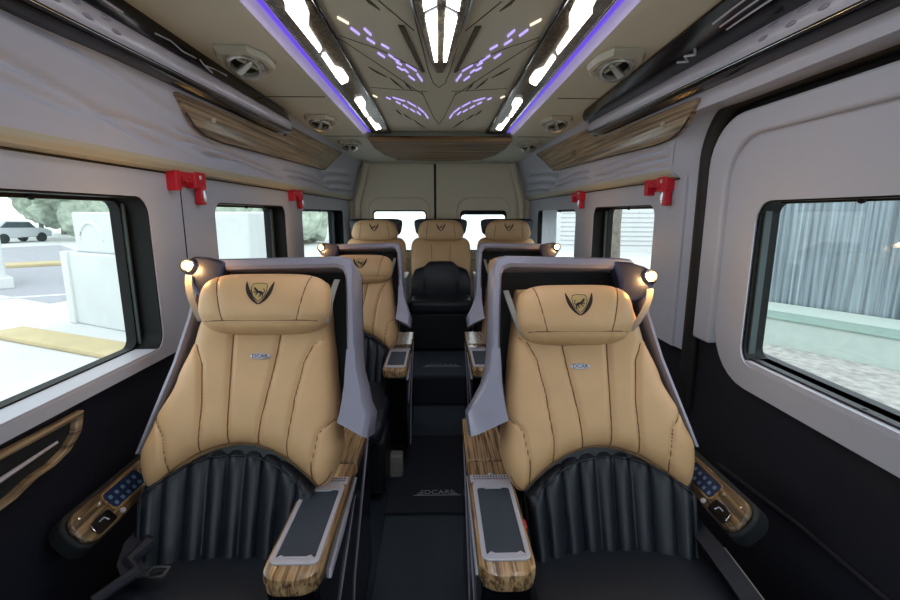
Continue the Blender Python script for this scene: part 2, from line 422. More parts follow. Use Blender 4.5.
cove(1, YF, YB, 1.43, 'trim_7', [(1.78, 1.535, 2.55, 1.54, 0.006, 0.012), (1.74, 1.505, 2.55, 1.508, 0.006, 0.012), (2.65, 1.535, 3.3, 1.54, 0.006, 0.012), (2.65, 1.503, 3.4, 1.507, 0.006, 0.012), (1.74, 1.475, 2.6, 1.478, 0.005, 0.008),
                                   (3.3, 1.58, 4.2, 1.66, 0.02, 0.018), (3.4, 1.53, 4.4, 1.60, 0.02, 0.018), (3.6, 1.49, 4.5, 1.53, 0.015, 0.015)])
# return between the cove edge, the pillar and the door seal
ep = [(0.885, 1.70, z) for z in (0.80, 1.0, 1.2, 1.40)] + [(0.872, 1.722, 1.432)]
ep += [(cove_x(edge_z(y)) + 0.002, y, edge_z(y)) for y in (1.719, 1.71, 1.70, 1.68, 1.65, 1.62, 1.58, 1.53)] + [(cove_x(1.622) + 0.002, y, 1.622) for y in (1.2, 0.6, 0.0, -0.7, YF)]
dp = [(1.607, 0.80), (1.607, 1.0), (1.607, 1.2), (1.607, 1.40), (1.607, 1.46)] + [(1.42 + 0.187 * math.cos(math.radians(t_)), 1.47 + 0.187 * math.sin(math.radians(t_))) for t_ in (8, 16, 26, 38, 50, 64, 78, 90)] + [(y, 1.657) for y in (1.2, 0.6, 0.0, -0.7, YF)]
bm = nb()
lo = [[e_, ((e_[0] + 0.915) / 2, (e_[1] + d_[0]) / 2, (e_[2] + d_[1]) / 2 - 0.004), (0.915, *d_), (0.96, *d_), (0.96, e_[1] + 0.01, e_[2] + 0.01)] for e_, d_ in zip(ep, dp)]
loft(bm, lo); obj('trim_5', bm, M['wall'], kind='structure')
for sd, nn, ys_ in ((-1, 8, (YF, YB)), (1, 9, (1.74, YB))):
    bm = nb(); tube(bm, [(sd * 0.8795, y, 1.428) for y in ys_], 0.003, 6); obj('trim_%d' % nn, bm, M['rubber'], kind='structure')

# rear wall with two doors
def rear_fn(x, z): return (x, 4.6, z)
bm = nb()
HL = rrect(-0.66, -0.13, 0.93, 1.335, 0.04); HR = rrect(0.20, 0.66, 0.93, 1.335, 0.04)
holed(bm, [(-0.99, -0.05), (0.99, -0.05), (0.99, 1.9), (-0.99, 1.9)], [HL, HR], rear_fn, (0, 0.05, 0))
obj('wall_back', bm, M['rear'], kind='structure', smooth=False)
for k, (x0, x1) in enumerate(((-0.72, -0.055), (-0.035, 0.74))):
    d = bpy.data.objects.new('door_%d' % (k + 2), None); link(d); d['kind'] = 'structure'
    hx = (-0.66, -0.13) if k == 0 else (0.20, 0.66)
    bm = nb(); holed(bm, rrect(x0, x1, 0.25, 1.765, 0.02), [rrect(hx[0], hx[1], 0.93, 1.335, 0.04)], lambda x, z: (x, 4.582, z), (0, 0.016, 0)); obj('door_lining', bm, M['rear'], d, bevel=0.004, seg=2)
    bm = nb(); tube(bm, [(x, 4.582, z) for x, z in rrect(hx[0] - 0.03, hx[1] + 0.03, 0.86, 1.455, 0.12)], 0.009, 8, closed=True); obj('embossed_moulding', bm, M['rear'], d)
    win = bpy.data.objects.new('window_%d' % (k + 7), None); link(win); win['kind'] = 'structure'
    bm = nb(); ring(bm, rrect(hx[0] - 0.02, hx[1] + 0.02, 0.91, 1.352, 0.05), rrect(hx[0] + 0.012, hx[1] - 0.012, 0.945, 1.322 - 0.03 * k, 0.03), lambda x, z: (x, 4.606, z), (0, 0.03, 0)); obj('window_frame', bm, M['frame'], win)
    bm = nb(); prism(bm, [(x, 4.625, z) for x, z in rrect(hx[0], hx[1], 0.935, 1.33, 0.03)], (0, 0.004, 0)); obj('pane', bm, M['glass'], win, smooth=False)
bm = nb(); box(bm, -0.056, -0.034, 4.575, 4.60, 0.2, 1.77); obj('trim_10', bm, M['rubber'], kind='structure')
for sx in (-1, 1):
    bm = nb(); tube(bm, [(sx * 0.80, 4.58, 0.2), (sx * 0.80, 4.58, 1.42), (sx * 0.74, 4.57, 1.6), (sx * 0.70, 4.56, 1.78)], 0.035, 10); obj('trim_%d' % (11 if sx < 0 else 12), bm, M['rear'], kind='structure')

# front end of the cab (behind the camera): bulkhead below, windscreen above
bm = nb(); box(bm, -0.99, 0.99, YF - 0.06, YF, 0.0, 0.80); box(bm, -0.99, 0.99, YF - 0.06, YF, 1.76, 1.92)
box(bm, -0.99, -0.90, YF - 0.06, YF, 0.8, 1.76); box(bm, 0.90, 0.99, YF - 0.06, YF, 0.8, 1.76)
obj('wall_front', bm, M['wall'], kind='structure', smooth=False)
bm = nb(); box(bm, -0.9, 0.9, YF - 0.035, YF - 0.03, 0.8, 1.76); obj('window_9', bm, M['glass'], kind='structure', smooth=False)

# ceiling: side panels, step, centre
bm = nb()
for s in (-1, 1):
    prof = [(0.95, 1.79), (0.86, 1.782), (0.50, 1.782), (0.475, 1.786), (0.448, 1.806), (0.44, 1.83), (0.95, 1.83)]
    loft(bm, [[(s * x - (0.024 if s > 0 and x < 0.6 else 0), y, z) for x, z in prof] for y in (YF, 3.15)])
box(bm, -0.95, 0.95, 3.15, YB + 0.03, 1.782, 1.84)
box(bm, -0.99, 0.99, YF, YB + 0.05, 1.832, 1.95)
obj('ceiling', bm, M['ceil'], kind='structure')
bm = nb()
for s in (-1, 1):
    for y in (2.06, 3.05):
        tube(bm, [(s * 0.49, y, 1.781), (s * 0.73, y, 1.781)], 0.002, 6)
obj('trim_13', bm, M['ceildark'], kind='structure')

# centre ceiling panel with its embossed lines
cp = thing('ceiling_panel', 'beige centre ceiling panel embossed with dark lines between the two light strips', 'ceiling panel', (0, 0, 1.81))
bm = nb(); box(bm, -0.31, 0.31, YF + 0.1, 3.03, 0.0, 0.02); obj('panel', bm, M['ceil'], cp)
LINES = [[(-0.162, 1.235), (-0.11, 1.361), (-0.085, 1.42)], [(-0.322, 1.448), (-0.20, 1.79), (-0.081, 2.14)], [(-0.306, 1.461), (-0.209, 1.567), (-0.07, 1.804)],
         [(-0.089, 1.1), (-0.078, 1.35), (-0.052, 1.784), (-0.035, 1.956), (-0.002, 2.014)], [(-0.086, 2.084), (-0.041, 2.594), (-0.014, 2.797), (0.0, 2.80)],
         [(-0.063, 2.08), (-0.294, 2.021)], [(-0.30, 1.05), (-0.05, 1.10)]]
bm = nb()
for L in LINES:
    for s in (1, -1): tube(bm, [(s * min(x + 0.012, 0) - 0.012, y, 0.0) for x, y in L], 0.0017, 6)
obj('seam', bm, M['ceildark'], cp)
for s in (1, -1):
    bm = nb(); prism(bm, [(s * -0.114 - 0.012, 1.38, -0.006), (s * -0.098 - 0.012, 1.385, -0.006), (s * -0.053 - 0.012, 1.80, -0.006), (s * -0.066 - 0.012, 1.79, -0.006)], (0, 0, 0.008)); obj('chevron', bm, M['ceildark'], cp, bevel=0.002)
SL = [(-0.198, 1.2, -0.164, 1.287), (-0.262, 1.751, -0.211, 1.87), (-0.199, 1.879, -0.16, 2.033), (-0.150, 1.92, -0.125, 2.06), (-0.195, 2.515, -0.161, 2.667), (-0.152, 2.667, -0.094, 2.914), (-0.225, 2.42, -0.205, 2.55)]
for x0, y0, x1, y1 in SL:
    for s in (1, -1):
        bm = nb(); X0, X1 = x0 + 0.012, x1 + 0.012; mx, my = (X0 + X1) / 2, (y0 + y1) / 2; dx, dy = (x1 - x0), (y1 - y0); L = math.hypot(dx, dy); nx, ny = -dy / L * 0.007, dx / L * 0.007
        prism(bm, [(s * X0 - 0.012, y0, -0.003), (s * (mx + nx) - 0.012, my + ny, -0.003), (s * X1 - 0.012, y1, -0.003), (s * (mx - nx * 0.2) - 0.012, my - ny * 0.2, -0.003)], (0, 0, 0.005)); obj('slit', bm, M['ceildark'], cp)

# central lamp
KL = 0.957
cl = thing('ceiling_lamp', 'long tapered central ceiling lamp with four white panes in a dark frame', 'ceiling light', (-0.009, 0, 1.805))
bm = nb(); prism(bm, [(-0.075, 0.75, -0.022), (0.075, 0.75, -0.022), (0.064, 1.20, -0.022), (0.030, 1.62, -0.022), (0.012, 1.72, -0.022), (-0.012, 1.72, -0.022), (-0.030, 1.62, -0.022), (-0.064, 1.20, -0.022)], (0, 0, 0.024)); obj('lamp_frame', bm, M['marble'], cl, bevel=0.006)
bm = nb(); tube(bm, [(-0.08, 0.75, -0.012), (-0.068, 1.20, -0.012), (-0.033, 1.63, -0.012), (-0.012, 1.735, -0.012), (0.012, 1.735, -0.012), (0.033, 1.63, -0.012), (0.068, 1.20, -0.012), (0.08, 0.75, -0.012)], 0.006, 8); obj('chrome_edge', bm, M['chrome'], cl)
for s in (1, -1):
    bm = nb(); prism(bm, [(s * x * KL, y * KL, -0.027) for x, y in ((0.011, 1.275), (0.041, 1.31), (0.020, 1.66), (0.010, 1.66))], (0, 0, 0.006)); obj('lamp_pane', bm, M['lampc'], cl)
    bm = nb(); prism(bm, [(s * x * KL, y * KL, -0.027) for x, y in ((0.012, 0.80), (0.055, 0.80), (0.044, 1.268), (0.012, 1.232))], (0, 0, 0.006)); obj('lamp_pane', bm, M['lampc'], cl)

# two long light strips
PA = [(-0.389, 1.235), (-0.371, 1.10), (-0.324, 1.06), (-0.328, 1.227), (-0.336, 1.293), (-0.372, 1.387), (-0.378, 1.551), (-0.395, 1.579), (-0.399, 1.466), (-0.404, 1.27)]
PB = [(-0.396, 1.618), (-0.376, 1.604), (-0.378, 1.736), (-0.349, 1.772), (-0.348, 1.865), (-0.359, 1.903), (-0.400, 1.943), (-0.402, 1.843)]
PC = [(-0.394, 2.208), (-0.37, 2.178), (-0.341, 2.173), (-0.344, 2.265), (-0.373, 2.377), (-0.378, 2.522), (-0.400, 2.564), (-0.397, 2.387)]
PD = [(-0.396, 2.612), (-0.376, 2.599), (-0.374, 2.762), (-0.351, 2.789), (-0.35, 2.899), (-0.398, 2.948)]
PE = [(-0.396, 0.2), (-0.35, 0.2), (-0.33, 0.45), (-0.35, 0.8), (-0.375, 0.9), (-0.378, 1.02), (-0.396, 1.03)]
for s, nm in ((1, 'left'), (-1, 'right')):
    ls = thing('light_strip', 'dark marbled light strip with white lamps along the %s edge of the centre ceiling' % nm, 'ceiling light', (0 if s > 0 else -0.024, 0, 1.80), 'ceiling light strips')
    bm = nb(); loft(bm, [[(s * x, y, z) for x, z in [(-0.438, 0.02), (-0.43, 0.0), (-0.415, -0.006), (-0.33, -0.006), (-0.315, 0.0), (-0.305, 0.02)]] for y in (YF + 0.1, 3.03)]); obj('strip_body', bm, M['marble'], ls)
    bm = nb(); tube(bm, [(s * -0.312, YF + 0.1, 0.0), (s * -0.312, 3.03, 0.0)], 0.005, 8); obj('gloss_edge', bm, M['gloss'], ls)
    bm = nb(); tube(bm, [(s * -0.425, YF + 0.1, -0.002), (s * -0.425, 3.03, -0.002)], 0.006, 8); obj('chrome_edge', bm, M['chrome'], ls)
    for P in (PA, PB, PC, PD, PE):
        xc = sum(q_[0] for q_ in P) / len(P); xc = 0.5 * xc + 0.5 * -0.385
        bm = nb(); prism(bm, [(s * (xc + (x - xc) * 0.76) * 0.978, y * 0.978, -0.011) for x, y in P], (0, 0, 0.008)); obj('lamp_pane', bm, M['lamp'], ls, smooth=False)
    bm = nb(); loft(bm, [[(s * -0.476, y, -0.0155), (s * -0.450, y, 0.003), (s * -0.452, y, 0.006), (s * -0.478, y, -0.0125)] for y in (YF + 0.1, 3.0)]); obj('painted_glow', bm, M['lilac'], ls)  # added emissive strip standing in for LED glow on the ceiling chamfer
    tag(obj('led_strip', tube(nb(), [(s * -0.442 - (0 if s > 0 else 0.024), YF + 0.1, 1.804), (s * -0.442 - (0 if s > 0 else 0.024), 3.0, 1.804)], 0.009, 8), M['purple']), 'glowing purple light line running along the %s ceiling step' % nm, 'light strip', 'purple ceiling light lines')

# clusters of small violet accent lights
UP = [(-0.283, 1.33, -0.258, 1.376), (-0.261, 1.399, -0.242, 1.454), (-0.224, 1.403, -0.209, 1.458), (-0.228, 1.476, -0.208, 1.524), (-0.191, 1.524, -0.169, 1.566), (-0.211, 1.598, -0.192, 1.651), (-0.18, 1.612, -0.146, 1.694), (-0.16, 1.688, -0.142, 1.726), (-0.162, 1.741, -0.142, 1.786), (-0.13, 1.711, -0.092, 1.797), (-0.14, 1.767, -0.125, 1.814), (-0.128, 1.847, -0.106, 1.912), (-0.095, 1.817, -0.077, 1.924)]
LO = [(-0.301, 2.14, -0.286, 2.18), (-0.247, 2.173, -0.23, 2.215), (-0.22, 2.172, -0.164, 2.25), (-0.211, 2.252, -0.192, 2.303), (-0.16, 2.25, -0.12, 2.363), (-0.184, 2.316, -0.162, 2.393), (-0.154, 2.4, -0.133, 2.474), (-0.116, 2.363, -0.085, 2.496), (-0.085, 2.496, -0.069, 2.638), (-0.124, 2.458, -0.107, 2.545)]
for P, nm in ((UP, 'front'), (LO, 'rear')):
    for s, sd in ((1, 'left'), (-1, 'right')):
        t = thing('accent_light', 'wing of small violet light slots on the %s half of the ceiling, %s pair' % (sd, 'nearer' if nm == 'front' else 'farther'), 'ceiling light', (0 if s > 0 else -0.024, 0, 1.81), 'violet accent lights')
        for i, (x0, y0, x1, y1) in enumerate(P):
            L = math.hypot(x1 - x0, y1 - y0); nx, ny = -(y1 - y0) / L * 0.0032, (x1 - x0) / L * 0.0032
            ex, ey = (x1 - x0) * 0.12, (y1 - y0) * 0.12
            bm = nb(); prism(bm, [(s * (x0 - nx), y0 - ny, -0.004), (s * (x0 + nx + ex), y0 + ny + ey, -0.004), (s * (x1 + nx), y1 + ny, -0.004), (s * (x1 - nx - ex), y1 - ny - ey, -0.004)], (0, 0, 0.006))
            obj('light_slot', bm, M['dashw'] if i == 0 else M['dash'], t)

# wooden crescent at the rear of the ceiling
bm = nb()
AR = [(-0.455, 3.02), (-0.468, 3.4), (-0.44, 3.80), (-0.37, 4.02), (-0.24, 4.14), (0, 4.20), (0.24, 4.14), (0.37, 4.02), (0.44, 3.80), (0.468, 3.4), (0.455, 3.02)]
prism(bm, [(x, y, 1.758 + 0.012 * math.sin(i)) for i, (x, y) in enumerate(AR)] if False else [(x, y, 1.752) for x, y in AR], (0, 0, 0.0295))
tag(obj('wood_crescent', bm, M['wooddark'], bevel=0.012), 'dark glossy wood crescent closing the rear end of the centre ceiling', 'wood panel')
for x in (-0.26, 0.26):
    bm = nb(); prism(bm, [(x - 0.13, 4.30, 1.772), (x - 0.02, 4.22, 1.772), (x + 0.13, 4.30, 1.772)], (0, 0, 0.0098)); o = obj('ceiling_clip', bm, M['lip'], bevel=0.003)
    tag(o, 'flat pale triangular cover on the rear ceiling, %s of the centre seam' % ('left' if x < 0 else 'right'), 'cover')

# wood inlays on the coves
WI = [(1.40, 1.66), (1.42, 1.70), (2.40, 1.745), (3.60, 1.755), (3.42, 1.68), (3.24, 1.60), (3.10, 1.592), (2.5, 1.578), (1.9, 1.562), (1.72, 1.556), (1.60, 1.558), (1.52, 1.578), (1.46, 1.612)]
def inlay(side, label, y_off=0.0):
    t = thing('wood_inlay', label, 'wood panel', (0, 0, 0))
    bm = nb()
    n = 44; zs = 12
    # top and bottom edge curves by y
    top = [(1.40, 1.652), (2.425 - y_off, 1.677), (2.455 - y_off, 1.733), (3.60, 1.757)]
    bot = [(1.40, 1.646), (1.46, 1.606), (1.52, 1.578), (1.60, 1.560), (1.72, 1.556), (2.5, 1.578), (3.10, 1.592), (3.24, 1.600), (3.42, 1.68), (3.60, 1.755)]
    lint = lambda T, x: next((b + (d - b) * (x - a) / (c - a) for (a, b), (c, d) in zip(T[:-1], T[1:]) if a <= x <= c), T[-1][1])
    def P(y, z, e): return (side * (cove_x(z) - e), y + y_off, z)
    F = [[P(1.40 + 2.2 * i / n, lint(bot, 1.40 + 2.2 * i / n) + (lint(top, 1.40 + 2.2 * i / n) - lint(bot, 1.40 + 2.2 * i / n)) * j / zs, 0.014) for j in range(zs + 1)] for i in range(n + 1)]
    K = [[P(1.40 + 2.2 * i / n, lint(bot, 1.40 + 2.2 * i / n) + (lint(top, 1.40 + 2.2 * i / n) - lint(bot, 1.40 + 2.2 * i / n)) * j / zs, -0.004) for j in range(zs + 1)] for i in range(n + 1)]
    rings = [f + list(reversed(k)) for f, k in zip(F, K)]
    loft(bm, rings); obj('inlay_board', bm, M['woodlong'], t)
    bm = nb(); tube(bm, [P(y, z, 0.012) for y, z in bot[1:]], 0.0035, 6); obj('dark_edge', bm, M['rubber'], t)
    bm = nb(); sphere(bm, P(1.62, 1.615, 0.016), 0.010, seg=10); obj('screw_cap', bm, M['lip'], t)
    bm = nb()
    if side > 0: lathe(bm, [(0.0, 0.002), (0.03, 0.003), (0.032, 0.0), (0.02, -0.004)], Matrix.Translation(P(2.72, 1.665, 0.016)) @ Matrix.Rotation(math.radians(-100), 4, 'Y'), 20); obj('speaker_grille', bm, M['woodlong'], t)
    else: bm.free()
inlay(-1, 'walnut wood inlay under the left overhead rail', 0.06); inlay(1, 'walnut wood inlay under the right overhead rail, with round speaker grille', 0.09)

# overhead rails
def rack(side, label):
    t = thing('overhead_rail', label, 'overhead rail', (0, 0, 0))
    far = lambda y: min(1.0, max(-1.0, (y - 1.0) / 1.4))
    ys = [-1.3, -0.4, 0.3, 1.0, 1.4, 1.9, 2.28, 2.37, 2.42]
    tx = (lambda y: 0.737) if side < 0 else (lambda y: 0.628 + 0.05 * max(0, far(y)))
    def L(prof):
        bm = nb(); rings = []
        for i, y in enumerate(ys):
            k = far(y); sc = {7: 0.85, 8: 0.6}.get(i, 1.0); r = []
            for x, z in prof:
                if x == 'T': x2, z2 = tx(y), z
                elif x >= 0.785: x2, z2 = x, z + 0.018 * k * (1.782 - z) / 0.134
                else: x2, z2 = x - 0.028 * k, z + 0.018 * k * (1.782 - z) / 0.134
                r.append((side * (0.775 + (x2 - 0.775) * sc), y, 1.74 + (z2 - 1.74) * sc))
            rings.append(r)
        loft(bm, rings); return bm
    P3 = lambda x, z, y: (side * (x - 0.028 * far(y)), y, z + 0.018 * far(y) * (1.782 - z) / 0.134)
    obj('upper_fascia', L([(0.80, 1.7815), ('T', 1.7815), ('T', 1.774), (0.752, 1.736), (0.80, 1.73)]), M['gloss'], t)
    o = obj('silver_band', L([(0.80, 1.735), (0.757, 1.735), (0.748, 1.722), (0.749, 1.688), (0.756, 1.679), (0.80, 1.679)]), M['tray'], t)
    o['label'] = 'satin silver band'
    obj('grab_rail', L([(0.80, 1.684), (0.752, 1.684), (0.741, 1.679), (0.741, 1.667), (0.752, 1.660), (0.80, 1.660)]), M['gloss'], t)
    bm = nb(); tube(bm, [P3(0.7405, 1.674, y) for y in ys[:-2]], 0.0014, 8); obj('chrome_line', bm, M['chrome'], t)
    # engraved sweeping lines on the fascia and slots in the band
    bm = nb()
    def F3(y, w):
        a = tx(y); c, z1 = 0.752 - 0.028 * far(y), 1.736 + 0.006 * far(y)
        return (side * (a + (c - a) * w), y, 1.774 + (z1 - 1.774) * w - 0.0015)
    if side > 0:
        for o_ in (0.25, 0.42, 0.58):
            tube(bm, [F3(0.6 + 0.09 * k, o_ + 0.03 * math.sin(k * 0.9)) for k in range(8)], 0.0024, 6)
        tube(bm, [F3(1.37, 0.55), F3(1.40, 0.72), F3(1.43, 0.58), F3(1.45, 0.80), F3(1.48, 0.62)], 0.0035, 6)
    else:
        tube(bm, [F3(1.30, 0.5), F3(1.37, 0.35), F3(1.43, 0.55), F3(1.50, 0.45)], 0.0022, 6)
        tube(bm, [F3(1.52, 0.35), F3(1.55, 0.62), F3(1.60, 0.42), F3(1.70, 0.30)], 0.003, 6); tube(bm, [F3(1.55, 0.62), F3(1.60, 0.80)], 0.003, 6)
        tube(bm, [F3(0.7 + 0.08 * k, 0.35 + 0.02 * k) for k in range(7)], 0.003, 6)
    obj('engraved_line', bm, M['tray'], t)
    for k in range(6):
        for q, z in enumerate((1.722, 1.704)):
            y = 0.70 + 0.085 * k
            x, yy, zz = P3(0.7478, z, y + 0.03 * q); bm = nb(); sphere(bm, (x, yy, zz), 0.007, 0.3, 2.4, 0.7, 8); obj('slot', bm, M['silver'], t)
rack(-1, 'glossy black overhead rail with silver band along the left side'); rack(1, 'glossy black overhead rail with silver band along the right side')

# air vents
def vent(x, y, label, ang):
    t = thing('air_vent', label, 'air vent', (x, y, 1.782), 'round ceiling air vents')
    s = 1 if x > 0 else -1
    O = [(-0.055, -0.13), (0.055, -0.13), (0.09, -0.05), (0.085, 0.07), (0.035, 0.14), (-0.045, 0.14), (-0.09, 0.05), (-0.085, -0.06)]
    bm = nb(); R0 = [(a * 0.9, b * 0.9, 0.0) for a, b in O]
    loft(bm, [[(a * 0.86, b * 0.92, 0.004) for a, b in O], [(a * 0.86, b * 0.92, -0.006) for a, b in O], [(a * 0.80, b * 0.80, -0.018) for a, b in O], [(a * 0.66, b * 0.66, -0.020) for a, b in O], [(a * 0.55, b * 0.55, -0.012) for a, b in O]])
    obj('vent_plate', bm, M['vent'], t)
    c, sn = math.cos(ang), math.sin(ang)
    TV = Matrix.Translation((0, 0, -0.004)) @ Matrix.Rotation(math.radians(-24), 4, 'X') @ Matrix.Scale(1.12, 4)
    bm = nb(); lathe(bm, [(0.050, -0.010), (0.052, -0.026), (0.046, -0.032), (0.038, -0.030), (0.034, -0.016)], TV, 28); obj('vent_ring', bm, M['ventring'], t)
    bm = nb(); lathe(bm, [(0.0, -0.016), (0.035, -0.017)], TV, 24); obj('vent_core', bm, M['frame'], t)
    bm = nb(); prism(bm, [TV @ Vector((c * a - sn * b, sn * a + c * b, -0.034)) for a, b in ((-0.006, -0.036), (0.006, -0.036), (0.011, 0.034), (-0.011, 0.034))], TV.to_3x3() @ Vector((0, 0, 0.016))); obj('vent_vane', bm, M['ventring'], t, bevel=0.003)
    bm = nb(); prism(bm, [TV @ Vector((c * a - sn * b, sn * a + c * b, -0.026)) for a, b in ((-0.030, -0.016), (0.030, -0.024), (0.030, -0.014), (-0.030, -0.006))], TV.to_3x3() @ Vector((0, 0, 0.010))); obj('vent_vane', bm, M['vent'], t, bevel=0.002)
vent(-0.62, 1.575, 'round ceiling air vent nearest the camera on the left', 0.9)
vent(-0.62, 2.52, 'round ceiling air vent, middle one of the left row', 0.4)
vent(-0.62, 3.32, 'round ceiling air vent, farthest of the left row', 0.2)
vent(0.55, 1.575, 'round ceiling air vent nearest the camera on the right', -0.8)
vent(0.60, 2.52, 'round ceiling air vent, middle one of the right row', -0.4)
vent(0.61, 3.32, 'round ceiling air vent, farthest of the right row', -0.2)

# red emergency hammers
def hammer(side, y, label, sc=1.0):
    t = thing('emergency_hammer', label, 'hammer', (side * 0.8815, y, 1.416), 'red emergency window hammers', math.pi if side > 0 else 0.0)
    s = 1
    bm = nb()
    box(bm, 0.0, s * 0.012, -0.10, 0.08, -0.026, 0.024)
    box(bm, 0.0, s * 0.035, 0.01, 0.085, -0.03, 0.028); box(bm, 0.0, s * 0.035, -0.105, -0.075, -0.042, 0.022)
    obj('bracket', bm, M['red'], t, bevel=0.004)
    bm = nb(); box(bm, s * 0.014, s * 0.032, -0.09, 0.03, 0.002, 0.020)
    for k in range(5): box(bm, s * 0.014, s * 0.034, -0.062 + 0.015 * k, -0.055 + 0.015 * k, -0.012, 0.004)
    obj('hammer_handle', bm, M['red'], t, bevel=0.003)
    bm = nb(); box(bm, s * 0.006, s * 0.034, 0.052, 0.082, -0.085, -0.024); obj('hammer_head', bm, M['red'], t, bevel=0.006)
    bm = nb(); lathe(bm, [(0.0, -0.022), (0.005, -0.02), (0.008, 0.0), (0.008, 0.02), (0.0, 0.021)], Matrix.Translation((s * 0.036, 0.062, -0.055)), 12); obj('steel_tip', bm, M['chrome'], t)
    bm = nb(); lathe(bm, [(0.0, 0.004), (0.007, 0.003), (0.008, 0.0)], Matrix.Translation((s * 0.034, 0.045, 0.008)) @ Matrix.Rotation(math.radians(90 * s), 4, 'Y'), 12); obj('white_pin', bm, M['white'], t)
hammer(-1, 1.63, 'red emergency hammer on the left wall, the one nearer the camera')
hammer(-1, 2.84, 'red emergency hammer on the left wall, the farther one')
hammer(1, 1.86, 'red emergency hammer on the right wall beside the door pillar')
hammer(1, 2.93, 'red emergency hammer on the right wall, the farther one')

# wooden pull on the left lower panel
t = thing('pull_handle', 'wood-framed pull handle with chrome bar on the lower left wall', 'handle', (-0.90, 0, 0))
outerp = [(0.40, 0.845), (1.075, 0.832), (1.06, 0.785), (1.02, 0.755), (0.97, 0.742), (0.925, 0.742), (0.87, 0.728), (0.40, 0.70)]
innerp = [(0.45, 0.830), (1.050, 0.819), (1.040, 0.790), (1.005, 0.764), (0.962, 0.752), (0.92, 0.752), (0.866, 0.739), (0.45, 0.71)]
bm = nb(); ring(bm, outerp, innerp, lambda y, z: (0.0, y, z), (0.018, 0, 0)); obj('wood_frame', bm, M['woodlong'], t, bevel=0.004)
bm = nb(); prism(bm, [(-0.006, y, z) for y, z in innerp], (0.008, 0, 0)); obj('recess', bm, M['inner'], t)
bm = nb(); tube(bm, [(0.014, 0.44, 0.775), (0.018, 0.8, 0.783), (0.018, 0.985, 0.793)], [0.006, 0.006, 0.003], 8); obj('chrome_bar', bm, M['tray'], t)

# ------------------------------------------------------------------ front seats
CS, SN = 0.928, 0.371
def B(sg, u, s, d): return Vector((sg * u, s * SN - CS * d, 0.50 + s * CS + SN * d))

